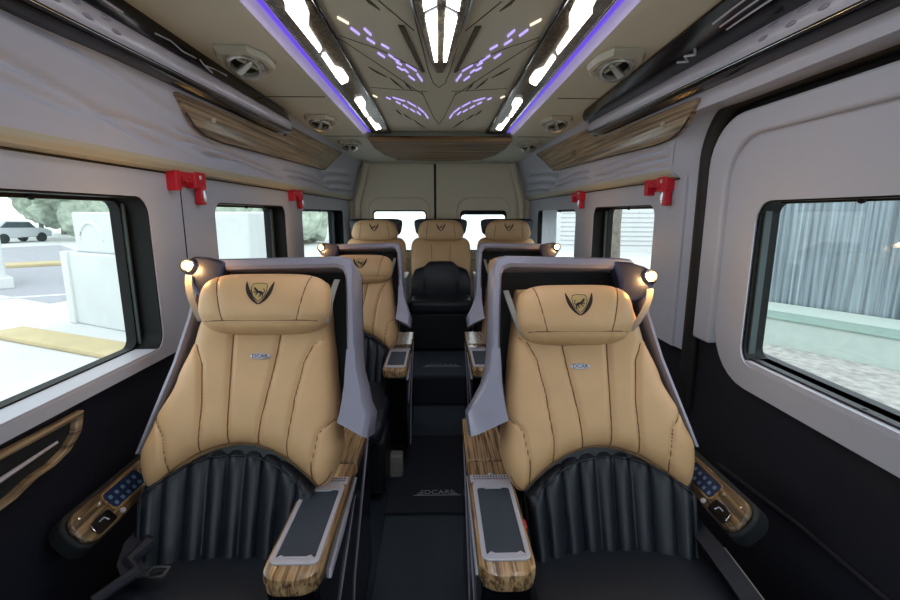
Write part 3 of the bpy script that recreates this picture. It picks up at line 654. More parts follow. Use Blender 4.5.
def make_seat(sg, cx, y, ca, label, zs=1.0, red=False, belt=True, hs=0.55, ha=0.155, ltop=0.63, ldrop=0.0, sdrop=0.0, fo=None, du=0.0):
    t = thing('reclining_seat', label, 'seat', (cx, y, 0), 'reclining passenger seats')
    t.scale = (1, 1, zs)
    W0 = 0.118                     # console width
    # ---- shell
    sh_bm = nb()
    out = [(-0.258, 0.30), (-0.252, 0.45), (-0.243, 0.60), (-0.240, 0.685), (-0.228, 0.709), (-0.205, 0.716), (0.13, 0.716), (0.155, 0.712), (0.172, 0.695), (0.182, 0.66), (0.196, 0.55), (0.222, 0.43), (0.262, 0.30), (0.292, 0.20)]
    inn = [(-0.232, 0.30), (-0.228, 0.45), (-0.220, 0.60), (-0.217, 0.655), (-0.210, 0.676), (-0.190, 0.684), (0.11, 0.684), (0.135, 0.680), (0.152, 0.665), (0.166, 0.64), (0.181, 0.55), (0.208, 0.43), (0.249, 0.30), (0.279, 0.20)]
    out = [(a_ - (du if a_ < 0 else 0), b_) for a_, b_ in out]; inn = [(a_ - (du if a_ < 0 else 0), b_) for a_, b_ in inn]
    rings = []
    for (a, b), (c, d) in zip(out, inn):
        df = 0.07 if a < 0 else 0.045
        rings.append([B(sg, a, b, -0.075), B(sg, a, b, df - 0.012), B(sg, a + (c - a) * 0.25, b + (d - b) * 0.25, df), B(sg, a + (c - a) * 0.75, b + (d - b) * 0.75, df), B(sg, c, d, df - 0.008), B(sg, c, d, df - 0.03), B(sg, a + (c - a) * 0.5, b + (d - b) * 0.5, -0.07)])
    loft(sh_bm, rings); shell = obj('shell_frame', sh_bm, M['silver'], t)
    bm = nb(); prism(bm, [B(sg, u, s, -0.078) for u, s in out], B(sg, 0, 0, 0.02) - B(sg, 0, 0, 0)); obj('shell_back', bm, M['inner'], t)
    # aisle-side wing that fans out over the console
    fo = (ca - 0.005) if fo is None else fo
    f_out = [(-0.2518, 0.46), (-0.258, 0.41), (-0.270, 0.37), (0.4 * -0.265 + 0.6 * fo, 0.325), (fo, 0.295), (fo + 0.006, 0.235)]
    f_in = [(-0.2275, 0.46), (-0.226, 0.41), (-0.226, 0.37), (-0.222, 0.325), (-0.218, 0.295), (-0.214, 0.275)]
    f_out = [(a_ - (du if k_ < 3 else du * 0.5), b_) for k_, (a_, b_) in enumerate(f_out)]; f_in = [(a_ - du, b_) for a_, b_ in f_in]
    rings = []
    for k, ((a, b), (c, d)) in enumerate(zip(f_out, f_in)):
        df = 0.0705 + 0.004 * k
        rings.append([B(sg, a, b, -0.06), B(sg, a, b, df - 0.012), B(sg, a * 0.85 + c * 0.15, b * 0.85 + d * 0.15, df), B(sg, c, d, df), B(sg, c, d, 0.0)])
    bm = nb(); loft(bm, rings); obj('shell_wing', bm, M['silver'], t)
    # ---- backrest
    aisle = [(0.10, -0.225), (0.20, -0.225), (0.30, -0.215), (0.42, -0.198), (0.55, -0.180), (0.66, -0.165)]
    ST = ltop
    wall = [(0.10, 0.292), (0.20, 0.288), (0.28, 0.258), (0.38, 0.212), (0.50, 0.170), (0.58, 0.152), (0.66, 0.150)]
    mid = 0.02
    def sbot(q):
        a = abs(q)
        if a < 0.80: return 0.222 - sdrop - 0.106 * (a / 0.80) ** 2.0
        return 0.116 - sdrop + 0.10 * ((a - 0.80) / 0.20) ** 2.2
    seams = [([(0.0, 0.020), (0.22, 0.022 - 0.040), (0.50, -0.063), (0.7, -0.066)], 0.0),
             ([(0.0, 0.02), (0.22, 0.022 + 0.036), (0.50, 0.060), (0.7, 0.062)], 0.0),
             ([(0.0, -0.10), (0.22, -0.095), (0.32, -0.108), (0.42, -0.128), (0.47, -0.15), (0.50, -0.19), (0.6, -0.30)], 0.0),
             ([(0.0, 0.14), (0.22, 0.128), (0.32, 0.125), (0.42, 0.132), (0.47, 0.150), (0.50, 0.19), (0.6, 0.30)], 0.0)]
    wings = [[(0.05, 0.215), (0.16, 0.200), (0.24, 0.212), (0.30, 0.252)], [(0.05, -0.165), (0.16, -0.158), (0.24, -0.172), (0.29, -0.215)]]
    def lin_i(T, x):
        if x <= T[0][0]: return T[0][1]
        for (a, b), (c, d) in zip(T[:-1], T[1:]):
            if x <= c: return b + (d - b) * (x - a) / (c - a)
        return T[-1][1]
    def us(T, s): return interp(T, s)
    def front(u, s, q, v):
        e = max(0.0, 1 - abs(q) ** 7) ** 0.45 * max(0.0, 1 - abs(2 * v - 1) ** 9) ** 0.45
        d = 0.070 * e + 0.020 * e * (abs(q) ** 2)
        m = 1.0
        for T, _ in seams:
            m = min(m, abs(u - us(T, s)) / 0.014)
        for T in wings:
            if s < T[-1][0] + 0.005: m = min(m, abs(u - us(T, s)) / 0.010)
        d -= 0.015 * math.exp(-m * 1.2) * e
        return d
    nu, nv = 110, 90
    def P(uu, v):
        q = 2 * uu - 1
        s0 = sbot(q); s = s0 + (ST - s0) * v
        ua, uw = interp(aisle, s), interp(wall, s)
        # rounding of the wing tips
        u = ua + (uw - ua) * uu
        return u, s, q
    bm = nb()
    V = grid(bm, nu, nv, lambda a, b: B(sg, *(lambda u, s, q: (u, s, front(u, s, q, b)))(*P(a, b))))
    K = grid(bm, nu // 6, nv // 6, lambda a, b: B(sg, *(lambda u, s, q: (u, s, -0.035))(*P(a, b))))
    bed = [e for e in bm.edges if e.is_boundary]
    # rim joining front and back
    border = [V[0][i] for i in range(nu)] + [V[j][nu - 1] for j in range(1, nv)] + [V[nv - 1][i] for i in range(nu - 2, -1, -1)] + [V[j][0] for j in range(nv - 2, 0, -1)]
    bk = [bm.verts.new(B(sg, *(lambda p: (p[0], p[1], -0.036))(P(*ab)))) for ab in
          [(i / (nu - 1), 0) for i in range(nu)] + [(1, j / (nv - 1)) for j in range(1, nv)] + [(i / (nu - 1), 1) for i in range(nu - 2, -1, -1)] + [(0, j / (nv - 1)) for j in range(nv - 2, 0, -1)]]
    for i in range(len(border)):
        j = (i + 1) % len(border)
        bm.faces.new((border[i], border[j], bk[j], bk[i]))
    back = obj('backrest', bm, M['beige'], t, angle=80)
    # stitched seams lying in the grooves
    bm = nb()
    def seam_line(T, s0, s1, off=0.0):
        pts = []
        for k in range(41):
            s = s0 + (s1 - s0) * k / 40
            u = us(T, s) + off
            ua, uw = interp(aisle, s), interp(wall, s)
            uu = (u - ua) / (uw - ua)
            if not 0.015 < uu < 0.985: continue
            q = 2 * uu - 1; sb = sbot(q)
            v = (s - sb) / (ST - sb)
            if not 0.01 < v < 0.99: continue
            pts.append(B(sg, u, s, front(u, s, q, v) + 0.0013))
        if len(pts) > 3: tube(bm, pts, 0.0020, 6)
    for T, _ in seams: seam_line(T, 0.10, 0.60)
    for T in wings: seam_line(T, 0.10, T[-1][0])
    # edge piping along the arc
    tube(bm, [B(sg, *(lambda p: (p[0], p[1] + 0.010, front(p[0], p[1], p[2], 0.0) + 0.047 * max(0, 1 - abs(p[2]) ** 7) ** 0.45))(P(0.04 + 0.92 * k / 60, 0.0))) for k in range(61)], 0.0022, 5)
    obj('stitching', bm, M['stitch'], back)
    # badge
    cxb = -0.018
    sB = hs - 0.135; dB = front(cxb, sB, 0, 0.6) + 0.002
    bd = nb()
    rings = []
    for h, sc in ((0, 1.0), (0.004, 1.0), (0.006, 0.85)):
        rings.append([B(sg, cxb + 0.026 * sc * math.copysign(abs(math.cos(a)) ** 0.8, math.cos(a)), sB + 0.0078 * sc * math.sin(a), dB + h) for a in [2 * math.pi * k / 28 for k in range(28)]])
    loft(bd, rings); badge = obj('badge', bd, M['tray'], t)
    o_ = B(sg, cxb, sB, dB + 0.0066)
    rot = Matrix(((1, 0, 0), (0, SN, -CS), (0, CS, SN))).to_4x4()
    words('badge_lettering', 'DCAR', 0.0125, Matrix.Translation(o_) @ rot, M['textd'], badge, sx=1.2)
    # ---- headrest
    HU = 0.042
    hd, hh, ht = 0.078, 0.080, 0.062
    def g(x): return max(1e-4, 1 - abs(x / ha) ** 4.5) ** (1 / 3.2)
    hseam = lambda s: 0.62 * ha + 0.030 * (s / hh) * 0.6
    def hdep(x, s):
        gg = g(x); k = min(1, abs(s / (hh * gg)))
        d = ht * gg * max(0.0, 1 - k ** 2.5) ** (1 / 2.5)
        m = min(abs(abs(x) - hseam(s)), abs(s + hh * 0.62) * 1.2) / 0.009
        return d - 0.006 * math.exp(-m * 1.3) * min(1, d / 0.03)
    bm = nb(); rings = []
    NX = 70; NT = 40
    for i in range(NX + 1):
        w = -1 + 2 * i / NX; x = ha * math.sin(w * math.pi / 2) * 0.9999
        gg = g(x); r = []
        for k in range(NT):
            a = 2 * math.pi * k / NT; c, sn = math.cos(a), math.sin(a)
            s = hh * gg * math.copysign(abs(sn) ** 0.8, sn); d = ht * gg * math.copysign(abs(c) ** 0.8, c)
            if c > 0: d = hdep(x, s)
            r.append(B(sg, (x + 0.012) * (1.0 + 0.35 * min(0.0, s + 0.02)) - HU, hs + s, hd + d))
        rings.append(r)
    loft(bm, rings); head = obj('headrest', bm, M['beige'], t, angle=80)
    bm = nb()
    for q in (-1, 1):
        pts = []
        for k in range(33):
            s = -hh * 0.6 + hh * 1.45 * k / 32
            x = q * hseam(s); pts.append(B(sg, (x + 0.012) * (1.0 + 0.35 * min(0.0, s + 0.02)) - HU, hs + s, hd + hdep(x, s) + 0.0013))
        tube(bm, pts, 0.0015, 5)
    pts = []
    for k in range(41):
        x = (-0.85 + 1.70 * k / 40) * ha; s = -hh * 0.62; pts.append(B(sg, (x + 0.012) * (1.0 + 0.35 * min(0.0, s + 0.02)) - HU, hs + s, hd + hdep(x, s) + 0.0013))
    tube(bm, pts, 0.0015, 5)
    obj('stitching', bm, M['stitch'], head)
    # emblem: shield with a lion between two dark crescents
    def HP(x, s, e=0.0012): return B(sg, (x + 0.012) * (1.0 + 0.35 * min(0.0, s + 0.02)) - HU, hs + s, hd + hdep(x, s) + e)
    def patch(poly_l, poly_r, e):
        b = nb(); n_ = len(poly_l); m_ = 5
        A_ = [[b.verts.new(HP(l[0] + (r[0] - l[0]) * j / m_, l[1] + (r[1] - l[1]) * j / m_, e)) for j in range(m_ + 1)] for l, r in zip(poly_l, poly_r)]
        for i in range(n_ - 1):
            for j in range(m_): b.faces.new((A_[i][j], A_[i][j + 1], A_[i + 1][j + 1], A_[i + 1][j]))
        return b
    ys_ = [0.046 - 0.054 * k / 14 for k in range(15)]
    ex = 0.0
    b = nb()
    for q in (-1, 1):
        L, R = [], []
        for k in range(15):
            f_ = k / 14
            xo = 0.0345 * (1 - f_ ** 2.6) ** 0.85 + 0.001; xi = xo - 0.010 * math.sin(math.pi * min(1, f_ * 0.86 + 0.08)) * (1.0)
            L.append((ex + q * xo, 0.048 - 0.060 * f_)); R.append((ex + q * max(0.0, xi), 0.048 - 0.060 * f_ + 0.003 * f_))
        bb = patch(L, R, 0.0014); me_ = bpy.data.meshes.new('tmp'); bb.to_mesh(me_); bb.free(); b.from_mesh(me_); bpy.data.meshes.remove(me_)
    em = obj('emblem', b, M['emblem'], t, smooth=False)
    L = [(ex - w_, s_) for w_, s_ in ((0.006, 0.044), (0.017, 0.042), (0.0195, 0.032), (0.0185, 0.022), (0.014, 0.010), (0.007, 0.002), (0.0005, -0.004))]
    R = [(ex + abs(x - ex), s_) for x, s_ in L]
    obj('emblem_shield', patch(L, R, 0.0012), M['shield'], em, smooth=False)
    b = nb()   # lion figure and outline
    def blob(pts_, r_): tube(b, [HP(ex + x, s, 0.0016) for x, s in pts_], r_, 6)
    blob([(-0.010, 0.014), (-0.006, 0.019), (0.003, 0.021), (0.008, 0.026)], [0.0022, 0.0032, 0.0034, 0.003])
    blob([(0.008, 0.026), (0.011, 0.030), (0.012, 0.033)], [0.0032, 0.003, 0.0012])
    blob([(0.006, 0.021), (0.011, 0.019), (0.013, 0.022)], [0.0016, 0.0013, 0.001]); blob([(0.003, 0.02), (0.006, 0.014), (0.009, 0.012)], [0.0017, 0.0012, 0.001])
    blob([(-0.008, 0.016), (-0.010, 0.009), (-0.007, 0.006)], [0.002, 0.0014, 0.001]); blob([(-0.005, 0.017), (-0.003, 0.010), (0.0, 0.008)], [0.0018, 0.0013, 0.001])
    blob([(-0.010, 0.016), (-0.014, 0.022), (-0.012, 0.028), (-0.009, 0.028)], [0.0012, 0.001, 0.001, 0.0012])
    blob([(-w_ if i_ == 0 else w_, s_) for i_ in (0,) for w_, s_ in ((0.017, 0.042), (0.0195, 0.032), (0.0185, 0.022), (0.014, 0.010), (0.007, 0.002), (0.0005, -0.004))], 0.0008)
    blob([(w_, s_) for w_, s_ in ((0.017, 0.042), (0.0195, 0.032), (0.0185, 0.022), (0.014, 0.010), (0.007, 0.002), (0.0005, -0.004))], 0.0008)
    blob([(-0.017, 0.042), (-0.006, 0.044), (0.006, 0.044), (0.017, 0.042)], 0.0008)
    obj('emblem_lion', b, M['emblem'], em)
    # straps holding the headrest
    def strap(p0, p1, p2, w_):
        b_ = nb(); pts_ = []
        for k in range(13):
            f_ = k / 12; a_ = [(1 - f_) ** 2 * p0[i] + 2 * f_ * (1 - f_) * p1[i] + f_ * f_ * p2[i] for i in range(3)]
            pts_.append(a_)
        rings_ = [[B(sg, a_[0] - w_, a_[1], a_[2]), B(sg, a_[0] + w_, a_[1], a_[2] + 0.004), B(sg, a_[0] + w_, a_[1], a_[2] - 0.002), B(sg, a_[0] - w_, a_[1], a_[2] - 0.006)] for a_ in pts_]
        loft(b_, rings_); obj('headrest_strap', b_, M['strap'], t)
    strap((-0.203, hs + 0.075, 0.045), (-0.200, hs + 0.02, 0.10), (-ha - 0.018, hs - 0.05, 0.085), 0.007)
    strap((0.192, hs + 0.085 - ldrop * 0.3, 0.060), (0.178, hs + 0.02, 0.085), (ha - 0.035, hs - 0.045, 0.085), 0.008)
    # ---- reading lamp on the outer top corner
    b = nb()
    prism(b, [B(sg, u, s, 0.0) for u, s in ((0.10, 0.705), (0.15, 0.718 - ldrop * 0.5), (0.190, 0.722 - ldrop), (0.216, 0.706 - ldrop), (0.216, 0.675 - ldrop), (0.190, 0.635 - ldrop), (0.155, 0.585), (0.11, 0.585), (0.115, 0.645))], B(sg, 0, 0, 0.05) - B(sg, 0, 0, 0))
    lampb = obj('lamp_bracket', b, M['silverdark'], t, bevel=0.010, seg=3)
    mt = Matrix.Translation(B(sg, 0.200, 0.690 - ldrop, 0.052)) @ rot
    b = nb(); lathe(b, [(0.021, -0.03), (0.021, 0.006), (0.018, 0.013), (0.013, 0.013), (0.010, 0.006)], mt, 24); lr = obj('lamp_ring', b, M['chrome'], lampb)
    b = nb(); lathe(b, [(0.0, 0.014), (0.006, 0.0125), (0.010, 0.009), (0.0115, 0.004)], mt, 20); obj('bulb', b, M['bulb'], lampb)
    pl_ = bpy.data.lights.new('reading_light', 'POINT'); pl_.energy = 0.9; pl_.color = (1.0, 0.55, 0.16); pl_.shadow_soft_size = 0.012
    plo = bpy.data.objects.new('reading_light', pl_); link(plo, t); plo.location = B(sg, 0.200, 0.690 - ldrop, 0.085)
    # ---- black lumbar channels
    b = nb()
    grooves = [-0.80, -0.57, -0.35, -0.14, 0.07, 0.28, 0.50, 0.74, 0.93]
    def lum(uu, v):
        a = 2 * uu - 1
        top = 0.232 - sdrop - 0.12 * abs(a) ** 2.2
        s = -0.11 + (top + 0.11) * v
        u = 0.054 + 0.220 * a * (0.93 + 0.07 * v)
        d = 0.020 + 0.055 * abs(a) ** 2.6
        e = max(0, 1 - abs(2 * v - 1) ** 8) ** 0.5 * max(0, 1 - abs(a) ** 10) ** 0.4
        m_ = min(abs(a - g_) for g_ in grooves) / 0.04
        return B(sg, u, s, d - 0.05 * (1 - e) + 0.016 * (1 - math.exp(-m_ * 1.2)) * e - 0.006)
    grid(b, 130, 30, lum); lumb = obj('lumbar_pad', b, M['black'], t, angle=80)
    b = nb(); tube(b, [lum(0.04 + 0.92 * k / 60, 0.90) + Vector((0, -0.002, 0.002)) for k in range(61)], 0.003, 6); obj('piping', b, M['black'], lumb)
    # side bolster filler behind lumbar
    b = nb(); prism(b, [B(sg, u, s, -0.03) for u, s in ((-0.17, -0.05), (0.27, -0.05), (0.28, 0.12), (0.15, 0.22), (0.0, 0.24), (-0.10, 0.22), (-0.17, 0.14))], B(sg, 0, 0, 0.045) - B(sg, 0, 0, 0)); obj('back_core', b, M['black'], t, bevel=0.01)
    # ---- seat cushion
    b = nb(); rings = []
    NS = 30
    for j in range(NS + 1):
        f_ = j / NS; yy = -0.56 + 0.62 * f_
        sc = max(0.02, 1 - abs(2 * f_ - 1) ** 10) ** 0.35
        zt = 0.476 + 0.012 * math.sin(f_ * math.pi) - 0.012 * f_
        r = []
        for k in range(36):
            a = 2 * math.pi * k / 36; c, sn = math.cos(a), math.sin(a)
            xx = 0.045 + 0.245 * math.copysign(abs(c) ** 0.35, c) * (0.9 + 0.1 * sc); h = 0.075 * sc * math.copysign(abs(sn) ** 0.55, sn)
            r.append((sg * xx, yy, zt - 0.075 + h - (0.010 * (1 - abs(c) ** 2) if sn > 0 else 0)))
        rings.append(r)
    loft(b, rings); cush = obj('seat_cushion', b, M['black'], t, angle=80)
    # ---- pedestal
    b = nb(); box(b, min(sg * -0.20, sg * 0.29), max(sg * -0.20, sg * 0.29), -0.46, 0.30, 0.06, 0.33); obj('pedestal', b, M['pedestal'], t, bevel=0.02)
    b = nb(); box(b, min(sg * -0.16, sg * 0.26), max(sg * -0.16, sg * 0.26), -0.40, 0.36, 0.0, 0.07); obj('floor_rail', b, M['pedestal'], t, bevel=0.01)
    # ---- console with wooden arm
    c0, c1 = ca, ca + W0
    def bx(u0, u1, y0, y1, z0, z1, b_=None):
        b_ = b_ or nb(); return box(b_, min(sg * u0, sg * u1), max(sg * u0, sg * u1), y0, y1, z0, z1)
    b = nb()
    prism(b, [(sg * (c0 + 0.006), yy, zz) for yy, zz in ((-0.25, 0.556), (0.42, 0.565), (0.42, 0.05), (0.05, 0.05), (-0.19, 0.14), (-0.235, 0.40))], (sg * (W0 - 0.012), 0, 0))
    cb = obj('console_body', b, M['gloss'], t, bevel=0.008)
    b = nb()
    loop = rrect(c0, c1, -0.275, 0.16, 0.03, rs=(0.045, 0.040, 0.004, 0.004))
    rings = [[(sg * (u if abs(u - (c0 + c1) / 2) < 1 else u), yy, zz) for u, yy in ((((c0 + c1) / 2) + (u - (c0 + c1) / 2) * k_, -0.0575 + (yy + 0.0575) * k_) for u, yy in loop)] for zz, k_ in ((0.556, 0.95), (0.562, 0.985), (0.588, 1.0), (0.597, 0.985), (0.600, 0.95))]
    loft(b, rings); obj('wood_arm', b, M['wood'], t)
    b = bx(c0, c1, 0.164, 0.44, 0.556, 0.600); obj('wood_arm_rear', b, M['wood'], t, bevel=0.006)
    # tray / phone pad
    b = nb(); fy = lambda u, yy: (sg * u, yy, 0.599)
    ring(b, rrect(c0 + 0.008, c1 - 0.008, -0.235, 0.045, 0.016), rrect(c0 + 0.018, c1 - 0.018, -0.222, 0.020, 0.008), fy, (0, 0, 0.006)); tr = obj('tray_frame', b, M['tray'], t, bevel=0.0015, seg=2)
    b = bx(c0 + 0.014, c1 - 0.014, -0.226, 0.024, 0.597, 0.6015); obj('charging_pad', b, M['pad'], t)
    b = nb(); prism(b, [(sg * u, yy, 0.6035) for u, yy in ((c0 + 0.030, 0.022), (c0 + 0.040, 0.012), (c1 - 0.040, 0.012), (c1 - 0.030, 0.022))], (0, 0, 0.003)); obj('tray_tab', b, M['tray'], tr)
    b = nb(); prism(b, [(sg * u, yy, 0.6035) for u, yy in ((c0 + 0.018, -0.223), (c0 + 0.028, -0.213), (c0 + 0.036, -0.218), (c1 - 0.036, -0.218), (c1 - 0.028, -0.213), (c1 - 0.018, -0.223))], (0, 0, 0.003)); obj('tray_tab', b, M['tray'], tr)
    b = bx(c0 + 0.004, c1 - 0.004, 0.048, 0.078, 0.598, 0.6045); pb = obj('tray_hinge', b, M['tray'], t, bevel=0.002, seg=2)
    b = nb()
    for i in range(13):
        for j in range(2): sphere(b, (sg * (c0 + 0.014 + 0.0075 * i), 0.057 + 0.011 * j, 0.605), 0.0022, seg=6)
    obj('hinge_studs', b, M['silverdark'], pb)
    b = nb(); sphere(b, (sg * (c0 + W0 / 2), 0.086, 0.600), 0.009, 1, 1, 0.4, 10); obj('button', b, M['chrome'], t)
    # chrome blades on the aisle side
    xs = c0 + 0.006
    b = nb(); prism(b, [(sg * (xs + 0.002), yy, zz) for yy, zz in ((0.16, 0.549), (0.17, 0.546), (-0.03, 0.515), (-0.17, 0.510), (-0.16, 0.530), (-0.02, 0.542))], (sg * -0.008, 0, 0)); obj('chrome_blade', b, M['tray'], t, bevel=0.002)
    b = nb(); tube(b, [(sg * (xs - 0.002), 0.15, 0.50), (sg * (xs - 0.002), -0.02, 0.42), (sg * (xs - 0.002), -0.12, 0.36)], [0.001, 0.003, 0.001], 8); obj('chrome_blade', b, M['silver'], t)
    b = nb(); tube(b, [(sg * (xs - 0.001), 0.42, 0.56), (sg * (xs - 0.001), 0.10, 0.28), (sg * (xs - 0.001), 0.0, 0.06)], 0.0030, 8); obj('edge_strip', b, M['silver'], t)
    # pale foot at the front lower corner
    b = bx(c0 + 0.030, c0 + 0.100, -0.24, -0.18, 0.0, 0.13); obj('corner_foot', b, M['strap'], t, bevel=0.012)
    if red:
        b = bx(c1 - 0.001, c1 + 0.006, -0.12, -0.09, 0.560, 0.590); obj('red_button', b, M['red'], t, bevel=0.002)
    # ---- outer armrest with controls
    oa = bpy.data.objects.new('outer_armrest', None); link(oa, t)
    R = Matrix.Translation((sg * (0.325 if sg < 0 else 0.308), -0.005, 0.60)) @ Matrix.Rotation(sg * math.radians(-46), 4, 'Y') @ Matrix.Rotation(math.radians(3), 4, 'X') @ Matrix.Diagonal((0.80, 0.80, 0.80, 1))
    def oab(pts, z0, z1, m_, name, par, bev=0.004):
        b_ = nb(); a0 = [R @ Vector((sg * x, yy, z0)) for x, yy in pts]; v_ = (R.to_3x3() @ Vector((0, 0, z1 - z0)))
        prism(b_, a0, v_); return obj(name, b_, m_, par, bevel=bev)
    ol = rrect(-0.052, 0.052, -0.16, 0.24, 0.04, rs=(0.036, 0.046, 0.01, 0.01))
    oab([(x * 1.16 + 0.004, yy * 1.05) for x, yy in ol], -0.07, -0.006, M['inner'], 'arm_shell', oa, 0.012)
    oab(ol, -0.006, 0.012, M['woodarm'], 'arm_top', oa, 0.006)
    oab(rrect(-0.020, 0.036, -0.035, 0.115, 0.014), 0.0125, 0.0155, M['screen'], 'control_screen', oa, 0.001)
    b = nb(); ring(b, rrect(-0.024, 0.040, -0.039, 0.119, 0.016), rrect(-0.020, 0.036, -0.035, 0.115, 0.014), lambda x, yy: R @ Vector((sg * x, yy, 0.0125)), R.to_3x3() @ Vector((0, 0, 0.0035))); obj('screen_rim', b, M['wood'], oa)
    for i_ in range(5):
        for j_ in range(2):
            oab(rrect(-0.014 + 0.024 * j_, -0.002 + 0.024 * j_, -0.022 + 0.026 * i_, -0.010 + 0.026 * i_, 0.003), 0.0155, 0.0160, M['icon'], 'screen_icon', oa, 0.0)
    oab(rrect(-0.044, -0.004, -0.125, -0.05, 0.01), 0.0125, 0.0165, M['gloss'], 'switch_block', oa, 0.001)
    b = nb(); tube(b, [R @ Vector((sg * x, yy, 0.017)) for x, yy in ((-0.004, -0.05), (-0.001, -0.09), (-0.006, -0.122), (-0.03, -0.128))], 0.0022, 6); obj('chrome_trim', b, M['chrome'], oa)
    b = nb(); tube(b, [R @ Vector((sg * x, yy, 0.018)) for x, yy in ((-0.030, -0.075), (-0.016, -0.080), (-0.016, -0.098))], 0.0016, 6); obj('switch_mark', b, M['tray'], oa)
    for (x, yy, r_) in ((-0.038, -0.022, 0.009), (0.022, -0.055, 0.006), (0.028, -0.125, 0.005)):
        b = nb(); lathe(b, [(0.0, 0.006), (r_ * 0.8, 0.005), (r_, 0.0)], R @ Matrix.Translation((sg * x, yy, 0.0125)), 14); obj('knob', b, M['tray'] if r_ > 0.007 else M['chrome'], oa)
    # ---- seat belt
    if belt:
        b = nb(); pts = [(0.262, 0.02, 0.50), (0.25, -0.06, 0.505), (0.235, -0.11, 0.490), (0.21, -0.135, 0.484), (0.17, -0.134, 0.480)]
        if sg > 0: pts = [(0.262, 0.02, 0.50), (0.268, -0.08, 0.495), (0.275, -0.18, 0.478), (0.27, -0.29, 0.472), (0.25, -0.38, 0.470)]
        rings = []
        for k, p in enumerate(pts):
            p = Vector((sg * p[0], p[1], p[2])); w_ = Vector((0.020 * sg, -0.012, 0.004))
            p.z += 0.016; rings.append([p - w_, p + w_, p + w_ + Vector((0, 0, 0.004)), p - w_ + Vector((0, 0, 0.004))])
        loft(b, rings); bo = obj('seat_belt', b, M['belt'], t)
        if sg < 0:
            b = nb(); tube(b, [(sg * a, yy, zz + 0.014) for a, yy, zz in ((0.240, -0.03, 0.50), (0.215, -0.07, 0.51), (0.235, -0.11, 0.50), (0.205, -0.13, 0.49), (0.255, -0.20, 0.478))], [0.012, 0.018, 0.015, 0.014, 0.012], 8); obj('belt_fold', b, M['belt'], bo)
            b = nb(); ring(b, rrect(0.135, 0.180, -0.150, -0.116, 0.006), rrect(0.142, 0.173, -0.144, -0.122, 0.004), lambda x, yy: (sg * x, yy, 0.500), (0, 0, 0.005)); obj('buckle', b, M['chrome'], bo)
            b = nb(); prism(b, [(sg * 0.325, -0.27, 0.49), (sg * 0.31, -0.265, 0.52), (sg * 0.29, -0.272, 0.50)], (0, 0.006, 0)); obj('belt_tag', b, M['tray'], bo)
        else:
            b = nb(); tube(b, [(sg * 0.295, -0.10, 0.510), (sg * 0.30, -0.2, 0.494), (sg * 0.285, -0.40, 0.490)], 0.003, 6); obj('belt_edge', b, M['strap'], bo)
    return t

make_seat(-1, -0.50, 1.06, -0.242, 'tan and black reclining seat left of the aisle, nearest the camera', hs=0.578, ha=0.168, ltop=0.655, fo=-0.300, du=0.012, sdrop=0.008)
make_seat(1, 0.37, 1.06, -0.310, 'tan and black reclining seat right of the aisle, beside the sliding door', red=True, hs=0.545, ha=0.153, ltop=0.632, ldrop=0.034, sdrop=0.026)
make_seat(-1, -0.46, 2.34, -0.290, 'tan and black reclining seat of the second row, left of the aisle', zs=0.965, belt=False, hs=0.555, ha=0.165)
make_seat(1, 0.44, 2.34, -0.300, 'tan and black reclining seat of the second row, right of the aisle', zs=0.965, belt=False, hs=0.545, ha=0.16)

# ------------------------------------------------------------------ rear bench seats
def cushion(bm, cx, cy, cz, a, b, c, p=4.0, n=32, m=20, ez=0.45, ty=0.0, nx=None):
    rings = []
    for j in range(m + 1):
        f = -1 + 2 * j / m; f = math.sin(f * math.pi / 2) * 0.9995
        sc = max(1e-3, 1 - abs(f) ** p) ** (1 / p)
        r = []
        for k in range(n):
            t = 2 * math.pi * k / n; co_, si_ = math.cos(t), math.sin(t)
            w = nx(f) if nx else 1.0
            r.append((cx + a * w * (0.55 + 0.45 * sc) * math.copysign(abs(co_) ** ez, co_) * (sc ** 0.3), cy + b * sc * math.copysign(abs(si_) ** 0.7, si_) + ty * f, cz + c * f))
        rings.append(r)
    return loft(bm, rings)

